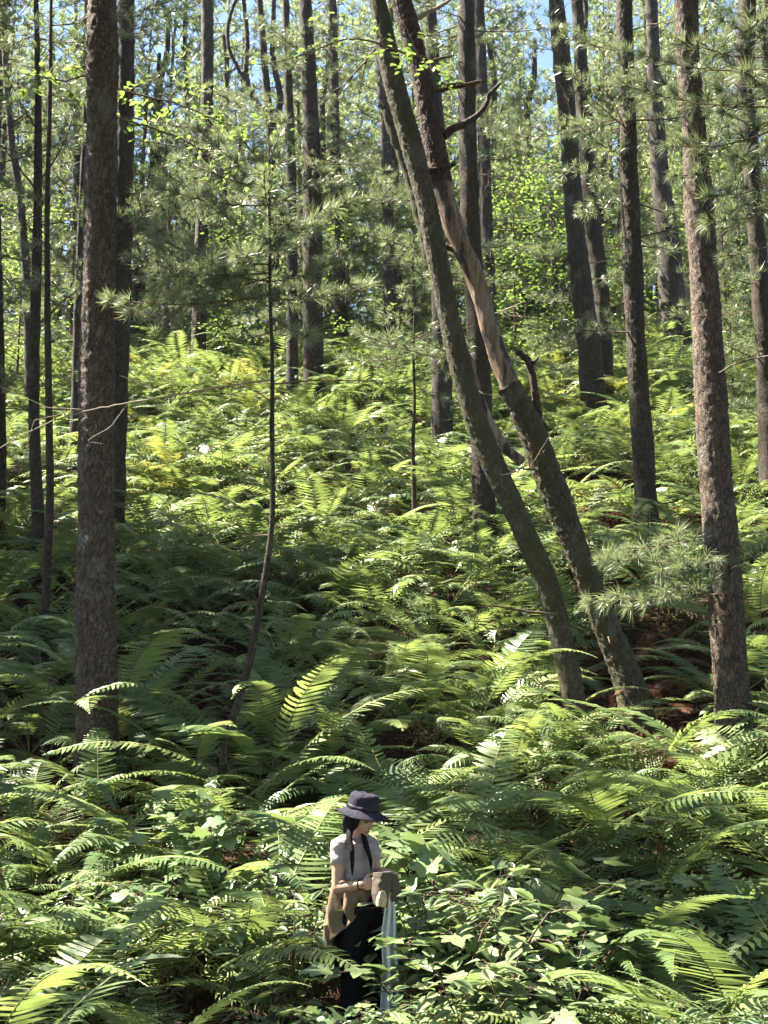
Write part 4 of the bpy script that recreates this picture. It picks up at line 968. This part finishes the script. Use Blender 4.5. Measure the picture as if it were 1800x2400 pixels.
def fused(name, b, mats, voxel, smooth=3, parent=None):
    me0 = b.mesh(name + '_raw', mats); o0 = bpy.data.objects.new(name + '_raw', me0); COL.objects.link(o0)
    m = o0.modifiers.new('r', 'REMESH'); m.mode = 'VOXEL'; m.voxel_size = voxel; m.use_smooth_shade = True
    s = o0.modifiers.new('s', 'SMOOTH'); s.factor = .5; s.iterations = smooth
    dg = bpy.context.evaluated_depsgraph_get(); dg.update()
    me = bpy.data.meshes.new_from_object(o0.evaluated_get(dg)); me.name = name; bpy.data.objects.remove(o0); bpy.data.meshes.remove(me0)
    me.materials.clear(); [me.materials.append(x) for x in mats]
    return obj(name, me, parent)
def skin_mat():
    m, t, N, L = nmat('skin'); n = noise_n(t, 25, 4, coords(t, 'Object')); c = ramp(t, n, [(.3, (.34, .185, .115)), (.7, (.42, .24, .155))])
    p = N.new('ShaderNodeBsdfPrincipled'); L.new(c, p.inputs['Base Color']); p.inputs['Roughness'].default_value = .5; p.inputs['Subsurface Weight'].default_value = .12; p.inputs['Subsurface Scale'].default_value = .01
    o = N.new('ShaderNodeOutputMaterial'); L.new(p.outputs[0], o.inputs[0]); return m
def cloth_mat(name, col, var=.15, nz=9, bump=.5, weave=400):
    m, t, N, L = nmat(name); n = noise_n(t, nz, 5, coords(t, 'Object')); c = ramp(t, n, [(.3, tuple(x * (1 - var) for x in col)), (.7, tuple(x * (1 + var) for x in col))])
    f = noise_n(t, 26, 3, coords(t, 'Object', (1, 1, .45)))
    o = N.new('ShaderNodeOutputMaterial'); L.new(principled(t, c, .9, .15, bumpn(t, f, bump, .02)), o.inputs[0]); return m
M['skin'] = skin_mat(); M['shirt'] = cloth_mat('mauve_cotton', (.29, .235, .225)); M['trouser'] = cloth_mat('black_cloth', (.004, .004, .006)); M['hat'] = cloth_mat('dark_hat_cloth', (.022, .02, .032), .3, 14)
M['jacket'] = cloth_mat('brown_jacket_cloth', (.15, .10, .065)); M['greyjacket'] = cloth_mat('grey_brown_cloth', (.075, .062, .048)); M['pale'] = cloth_mat('pale_cloth', (.56, .58, .56), .08); M['beige'] = cloth_mat('beige_lining', (.36, .27, .19), .3, 40)
M['hair'] = plain_mat('black_hair', (.005, .004, .005), .7, .12, 60, .3, .8, .004); M['darkband'] = plain_mat('black_band', (.01, .01, .012), .6)

PY = 9.1
def W(x, y, dy=0.): return px(x, y, PY + dy)
f = Vector((.75, -.66, 0)); f.normalize(); lt = Vector((-f.y, f.x, 0)); up = Vector((0, 0, 1))      # forward, her left, up
pg = gz(WX, WY)
root = bpy.data.objects.new('person', None); COL.objects.link(root); root.location = (WX, WY, pg)
tag(root, 'person in dark bucket hat and mauve tee standing waist-deep in ferns', 'person')
ofs = Vector(root.location)
def rel(v): return Vector(v) - ofs
neck = rel(W(838, 1961)); chest = rel(W(836, 1990)); waist = rel(W(838, 2052)); hip = rel(W(842, 2094)); crotch = hip + Vector((0, 0, -.14))
hc = rel(W(845, 1917, -.02))                                       # head centre
hf = Vector((.80, -.50, -.36)).normalized(); hl = Vector((-hf.y, hf.x, 0)).normalized() ; hl = Vector((.50, .80, 0)).normalized(); hu = hf.cross(hl).normalized()
if hu.z < 0: hu = -hu
HA = np.array([hf, hl, hu]).T
def hp(x, y, z): return np.array(hc) + HA @ np.array([x, y, z])
sR = rel(W(795, 1979, -.10)); eR = rel(W(791, 2081, -.12)); wR = rel(W(848, 2073, -.20))
sL = rel(W(867, 1977, .11)); eL = rel(W(884, 2054, .06)); wL = rel(W(897, 2040, -.06))
b = Buf()
for c, r in (((-.012, 0, .035), (.095, .076, .098)), ((.018, 0, -.035), (.068, .060, .078)), ((.066, 0, -.092), (.022, .026, .020)), ((.055, .03, -.035), (.026, .024, .03)), ((.055, -.03, -.035), (.026, .024, .03)),
             ((.092, 0, -.028), (.017, .014, .014)), ((.086, 0, -.008), (.012, .009, .028)), ((.078, 0, .03), (.014, .045, .014)), ((-.005, .077, -.01), (.016, .008, .03)), ((-.005, -.077, -.01), (.016, .008, .03))):
    V, F = ellipsoid(hp(*c), r, HA); b.add(V, F, 0)
capped(b, [neck + Vector((0, 0, -.05)), neck + Vector((0, 0, .02)), Vector(hp(-.015, 0, -.05))], [.06, .050, .05])
def ell(c, a, d): return (c, lt * a, f * d)
ring_loft(b, [ell(crotch, .14, .09), ell(hip, .155, .10), ell((hip + waist) / 2, .135, .09), ell(waist, .11, .075), ell(waist * .5 + chest * .5, .125, .085), ell(chest, .145, .095), ell(chest * .45 + neck * .55, .135, .08), ell(neck + Vector((0, 0, -.012)), .07, .05)])
for s, e, wv in ((sR, eR, wR), (sL, eL, wL)):
    capped(b, [s, s * .5 + e * .5, e], [.047, .043, .037]); capped(b, [e, e * .6 + wv * .4, wv], [.037, .036, .024])
# legs, feet
for sg in (1, -1):
    h_ = hip + lt * .085 * sg + Vector((0, 0, -.04)); k_ = Vector((h_.x * .9 + .02, h_.y * .9, .47)); a_ = Vector((h_.x * .9, h_.y * .9 + .01, .08)); t_ = a_ + f * .15 + Vector((0, 0, -.045))
    capped(b, [h_, h_ * .5 + k_ * .5, k_], [.085, .07, .055]); capped(b, [k_, k_ * .6 + a_ * .4, a_], [.055, .052, .037]); capped(b, [a_ + Vector((0, 0, -.03)) - f * .03, t_], [.04, .032])
# hands: palm and five bent fingers
def hand(wr, fwd, pn, side):
    """wr wrist, fwd along the palm, pn palm normal (fingers close towards it), side towards the thumb"""
    fwd = fwd.normalized(); side = side.normalized(); pn = pn.normalized()
    V, F = ellipsoid(wr + fwd * .045, (.052, .040, .017), np.array([fwd, side, pn]).T); b.add(V, F, 0)
    for k, L in enumerate((.072, .080, .074, .060)):
        q = wr + fwd * .078 + side * (.030 - .020 * k); pts = [q]; ang = .25
        for seg_, l in enumerate((.42, .32, .26)):
            ang += .55; d = fwd * math.cos(ang) + pn * math.sin(ang) + side * (.04 - .03 * k); pts.append(pts[-1] + d * L * l)
        capped(b, pts, [.0095, .009, .008, .007], 8)
    q = wr + fwd * .025 + side * .034; capped(b, [q, q + (side * .7 + fwd * .6 + pn * .3) * .032, q + (side * .8 + fwd * 1.5 + pn * .9) * .032, q + (side * .7 + fwd * 2.1 + pn * 1.5) * .033], [.012, .0105, .009, .0075], 8)
hand(wR, Vector((.95, -.25, .10)), Vector((.2, .95, -.1)), Vector((0, .05, 1)))
hand(wL, Vector((.75, -.45, -.15)), Vector((-.15, -.2, -1)), Vector((-.5, -.8, 0.1)))
fused('body', b, [M['skin']], .0055, 2, root)
# face details
b = Buf(); V, F = ellipsoid(hp(.080, 0, -.060), (.012, .023, .0065), HA); b.add(V, F, 0); V, F = ellipsoid(hp(.079, 0, -.069), (.012, .019, .007), HA); b.add(V, F, 0)
M['lip'] = plain_mat('lips', (.30, .10, .08), .5); obj('mouth', b.mesh('mouth', [M['lip']]), root)
for sg in (1, -1):
    b = Buf(); V, F = ellipsoid(hp(.073, .032 * sg, .0), (.009, .016, .004), HA); b.add(V, F, 0); obj('eye', b.mesh('eye', [M['darkband']]), root)
    b = Buf(); V, F = ellipsoid(hp(.084, .034 * sg, .022), (.005, .019, .003), HA); b.add(V, F, 0); obj('eyebrow', b.mesh('eyebrow', [M['hair']]), root)
# hair: cap and two long tresses
b = Buf(); V, F = ellipsoid(hp(-.028, 0, .030), (.093, .086, .10), HA, 24, 16); b.add(V, F, 0)
V, F = ellipsoid(hp(-.05, 0, -.05), (.055, .075, .09), HA, 20, 12); b.add(V, F, 0)
V, F = ellipsoid(hp(.012, -.073, -.02), (.032, .014, .06), HA, 16, 12); b.add(V, F, 0)
def tress(pts, rad, seed):
    rng = np.random.default_rng(seed); P = resample([tuple(p) + (r,) for p, r in zip(pts, rad)], .02)
    for k in range(12):
        o = rng.normal(0, .42, 3); Q = P[:, :3] + o * P[:, 3:4]; capped(b, Q, P[:, 3] * rng.uniform(.28, .6) + .001, 6)
tress([Vector(hp(.0, -.075, .01)), Vector(hp(.01, -.082, -.06)), rel(W(820, 1960, -.13)), rel(W(827, 1995, -.175)), rel(W(827, 2030, -.175)), rel(W(826, 2052, -.16))], [.018, .020, .018, .015, .011, .004], 1)
tress([Vector(hp(.0, .075, -.02)), rel(W(851, 1952, -.03)), rel(W(860, 1985, -.11)), rel(W(869, 2015, -.12)), rel(W(870, 2041, -.10))], [.016, .017, .016, .012, .004], 2)
fused('hair', b, [M['hair']], .006, 1, root)
# shirt
b = Buf()
ring_loft(b, [ell(waist + Vector((0, 0, -.04)), .133, .098), ell(waist, .126, .093), ell(waist * .5 + chest * .5, .139, .100), ell(chest, .158, .110), ell(chest * .5 + neck * .5, .150, .095), ell(neck + Vector((0, 0, -.022)), .10, .068), ell(neck + Vector((0, 0, -.008)), .068, .055)])
for s, e in ((sR, eR), (sL, eL)):
    P = [s * 1.0 + (neck - s) * .25, s, s * .72 + e * .28, s * .62 + e * .38]; capped(b, P, [.05, .058, .057, .055])
sh = fused('shirt', b, [M['shirt']], .008, 2, root)
for v in sh.data.vertices:
    n_ = mnoise.noise(Vector((v.co.x * 9, v.co.y * 9, v.co.z * 26))) * .011 + mnoise.noise(v.co * 14) * .004; v.co += v.normal * n_
# trousers
b = Buf(); ring_loft(b, [ell(crotch + Vector((0, 0, -.04)), .15, .12), ell(hip, .168, .118), ell(hip * .4 + waist * .6, .145, .10), ell(waist + Vector((0, 0, -.02)), .125, .092)])
for sg in (1, -1):
    h_ = hip + lt * .085 * sg + Vector((0, 0, -.05)); k_ = Vector((h_.x * .9 + .02, h_.y * .9, .47)); a_ = Vector((h_.x * .9, h_.y * .9 + .01, .10))
    capped(b, [h_, h_ * .5 + k_ * .5, k_, k_ * .4 + a_ * .6, a_], [.105, .098, .085, .082, .082])
tr_ = fused('trousers', b, [M['trouser']], .010, 2, root)
# shoes
b = Buf()
for sg in (1, -1):
    h_ = hip + lt * .085 * sg; a_ = Vector((h_.x * .9, h_.y * .9 + .01, .05)); capped(b, [a_ - f * .05, a_ + f * .07, a_ + f * .16 + Vector((0, 0, -.012))], [.048, .045, .034])
    o = fused('shoe', b, [M['darkband']], .008, 2, root); b = Buf()
# wristband
b = Buf(); a = np.linspace(0, 2 * np.pi, 15)[:-1]; dW = (wR - eR).normalized(); S = dW.cross(up).normalized(); U = S.cross(dW)
c0 = eR * .10 + wR * .90; P = [c0 + (S * math.cos(t) + U * math.sin(t)) * .029 for t in list(a) + [a[0]]]; V, F = tube(P, [.0035] * len(P), 6); b.add(V, F, 0); obj('wristband', b.mesh('wristband', [M['darkband']]), root)
# hat
def lathe(prof, seg, fn, c, A):
    V = []
    for i, (r, z) in enumerate(prof):
        for j in range(seg):
            t = j / seg * 2 * np.pi; rr, zz = fn(i, r, z, t); V.append(np.array(c) + A @ np.array([rr * math.cos(t), rr * math.sin(t), zz]))
    n = len(prof); F = [(i * seg + j, i * seg + (j + 1) % seg, (i + 1) * seg + (j + 1) % seg, (i + 1) * seg + j) for i in range(n - 1) for j in range(seg)]
    return np.array(V), [np.array(F)]
hatA = np.array([hf, hl, hu]).T
tilt = Matrix.Rotation(-.16, 3, hl); hatA = np.array(tilt @ Matrix(hatA.tolist()))
hcn = hp(-.005, 0, .055)
seg = 48
def crumple(i, r, z, t):
    n_ = mnoise.noise(Vector((math.cos(t) * 2, math.sin(t) * 2, z * 22))) 
    return r * (1 + .085 * n_), z + .012 * mnoise.noise(Vector((math.cos(t) * 3, math.sin(t) * 3, r * 30)))
V, F = lathe([(.100, 0), (.101, .02), (.099, .045), (.097, .07), (.093, .088), (.083, .099), (.06, .104), (.03, .106), (.001, .107), (.001, .103), (.03, .102), (.06, .099), (.08, .094), (.089, .085), (.093, .07), (.095, .045), (.097, .02), (.096, 0)], seg, crumple, hcn, hatA)
hat = obj('hat', mesh_np('hat', V, F, [M['hat']]), root)
def brimf(i, r, z, t):
    k = (r - .1) / .075; return r * (1 + .03 * math.sin(2 * t + .6) * k), z + k * (.012 * math.sin(3 * t + 1.2) + .006 * math.sin(5 * t))
V, F = lathe([(.099, .004), (.115, -.002), (.135, -.012), (.155, -.023), (.174, -.031), (.175, -.035), (.155, -.027), (.135, -.016), (.115, -.006), (.099, .000)], seg, brimf, hcn, hatA)
obj('hat_brim', mesh_np('hat_brim', V, F, [M['hat']]), hat)
V, F = lathe([(.1015, .004), (.1035, .006), (.1035, .026), (.1005, .028)], seg, crumple, hcn, hatA)
obj('hat_band', mesh_np('hat_band', V, F, [M['darkband']]), hat)
# jacket tied round the waist
def sheet(name, fn, nu, nv, mat, thick, parent):
    V = np.array([fn(u, v) for u in np.linspace(0, 1, nu) for v in np.linspace(0, 1, nv)]).reshape(nu, nv, 3)
    du = np.gradient(V, axis=0); dv = np.gradient(V, axis=1); n = np.cross(du, dv); n /= np.linalg.norm(n, axis=2, keepdims=True) + 1e-9
    A = (V + n * thick / 2).reshape(-1, 3); B = (V - n * thick / 2).reshape(-1, 3); N = nu * nv; F = []
    for i in range(nu - 1):
        for j in range(nv - 1): a = i * nv + j; F.append((a, a + 1, a + nv + 1, a + nv)); F.append((N + a, N + a + nv, N + a + nv + 1, N + a + 1))
    ed = [(i * nv, (i + 1) * nv) for i in range(nu - 1)] + [((i + 1) * nv + nv - 1, i * nv + nv - 1) for i in range(nu - 1)] + [(j + 1, j) for j in range(nv - 1)] + [((nu - 1) * nv + j, (nu - 1) * nv + j + 1) for j in range(nv - 1)]
    F += [(a, c, c + N, a + N) for a, c in ed]
    return obj(name, mesh_np(name, np.vstack([A, B]), [np.array(F)], [M[mat]]), parent)
wc = waist * .45 + hip * .55
def jk(u, v):
    ang = math.radians(-8 - 250 * u)                              # from the front round her right side to the back
    L = float(np.interp(u, [0, .12, .25, .38, .55, .75, 1], [.04, .12, .24, .34, .55, .60, .45])) * (1 + .06 * math.sin(u * 40))
    d = f * math.cos(ang) + lt * math.sin(ang)
    base = math.hypot(.185 * math.sin(ang), .135 * math.cos(ang))
    fl = float(np.interp(u, [0, .3, .55, .75, 1], [.0, .02, .09, .13, .05]))
    fold = .030 * math.sin(u * 52 + 3 * v) * v ** .6 + .012 * math.sin(u * 97 + 5 * v) * v + .045 * mnoise.noise(Vector((u * 9, v * 3, 1))) * v
    z = -L * v - .01 * math.sin(u * 30)
    return wc + d * (base + fl * v ** 1.1 + fold) + Vector((0, 0, z + .045 * (1 - v)))
sheet('waist_jacket', jk, 110, 24, 'jacket', .006, root)
b = Buf(); P = [wc + (f * math.cos(a) * .137 + lt * math.sin(a) * .182) + Vector((0, 0, .03 + .006 * math.sin(a * 9))) for a in np.linspace(0, 2 * np.pi, 40)]
V, F = tube(P, [.018 + .004 * math.sin(i * 1.3) for i in range(40)], 8); b.add(V, F, 0); obj('tied_sleeves', b.mesh('tied_sleeves', [M['jacket']]), root)

# things held
def cloth_px(name, left, right, Yo, mat, thick, fold, nf, seed=0, bulge=.0):
    """hanging cloth between two edges given as photo stations"""
    Lx = np.array(left, float); Rx = np.array(right, float); o_ = bpy.data.objects.new(name, None)
    base = W(*Lx[0][:2], Yo)
    def fn(u, v):
        t = np.linspace(0, 1, len(Lx)); a = [np.interp(v, t, Lx[:, k]) for k in (0, 1)]; c = [np.interp(v, t, Rx[:, k]) for k in (0, 1)]
        x = a[0] + (c[0] - a[0]) * u; y = a[1] + (c[1] - a[1]) * u
        dy = Yo + fold * math.sin(u * nf * math.pi + v * 2 + seed) * (.3 + v * .7) + bulge * (4 * u * (1 - u)) * -1 + .25 * fold * mnoise.noise(Vector((u * 5, v * 7, seed)))
        return np.array(W(x, y, dy) - base)
    o = sheet(name, fn, 30, 34, mat, thick, None); o.location = base
    return o
j = cloth_px('folded_jacket', [(878, 2045), (876, 2070), (874, 2095), (880, 2120)], [(917, 2043), (914, 2065), (911, 2095), (905, 2127)], -.30, 'greyjacket', .02, .02, 2.2, 1, .05)
tag(j, 'grey-brown folded jacket held up in both hands in front of the body', 'jacket')
j2 = cloth_px('lining', [(889, 2090), (884, 2103), (882, 2114), (883, 2124)], [(900, 2087), (906, 2098), (907, 2112), (903, 2126)], -.365, 'beige', .008, .006, 2, 2, .02); j2.parent = j; j2.location = j2.location - j.location; tag(j2, 'beige lining turned outwards')
j3 = cloth_px('hanging_sleeve', [(908, 2046), (912, 2070), (914, 2090), (920, 2112)], [(926, 2050), (934, 2075), (938, 2095), (937, 2112)], -.24, 'greyjacket', .03, .012, 2, 3, .03); j3.parent = j; j3.location = j3.location - j.location
pl = cloth_px('pale_cloth', [(903, 2096), (902, 2130), (894, 2185), (897, 2260), (890, 2400)], [(922, 2092), (927, 2140), (930, 2200), (940, 2280), (950, 2400)], -.16, 'pale', .005, .035, 4.5, 4, .02)
tag(pl, 'long pale whitish cloth hanging down beside the dark trousers', 'cloth')
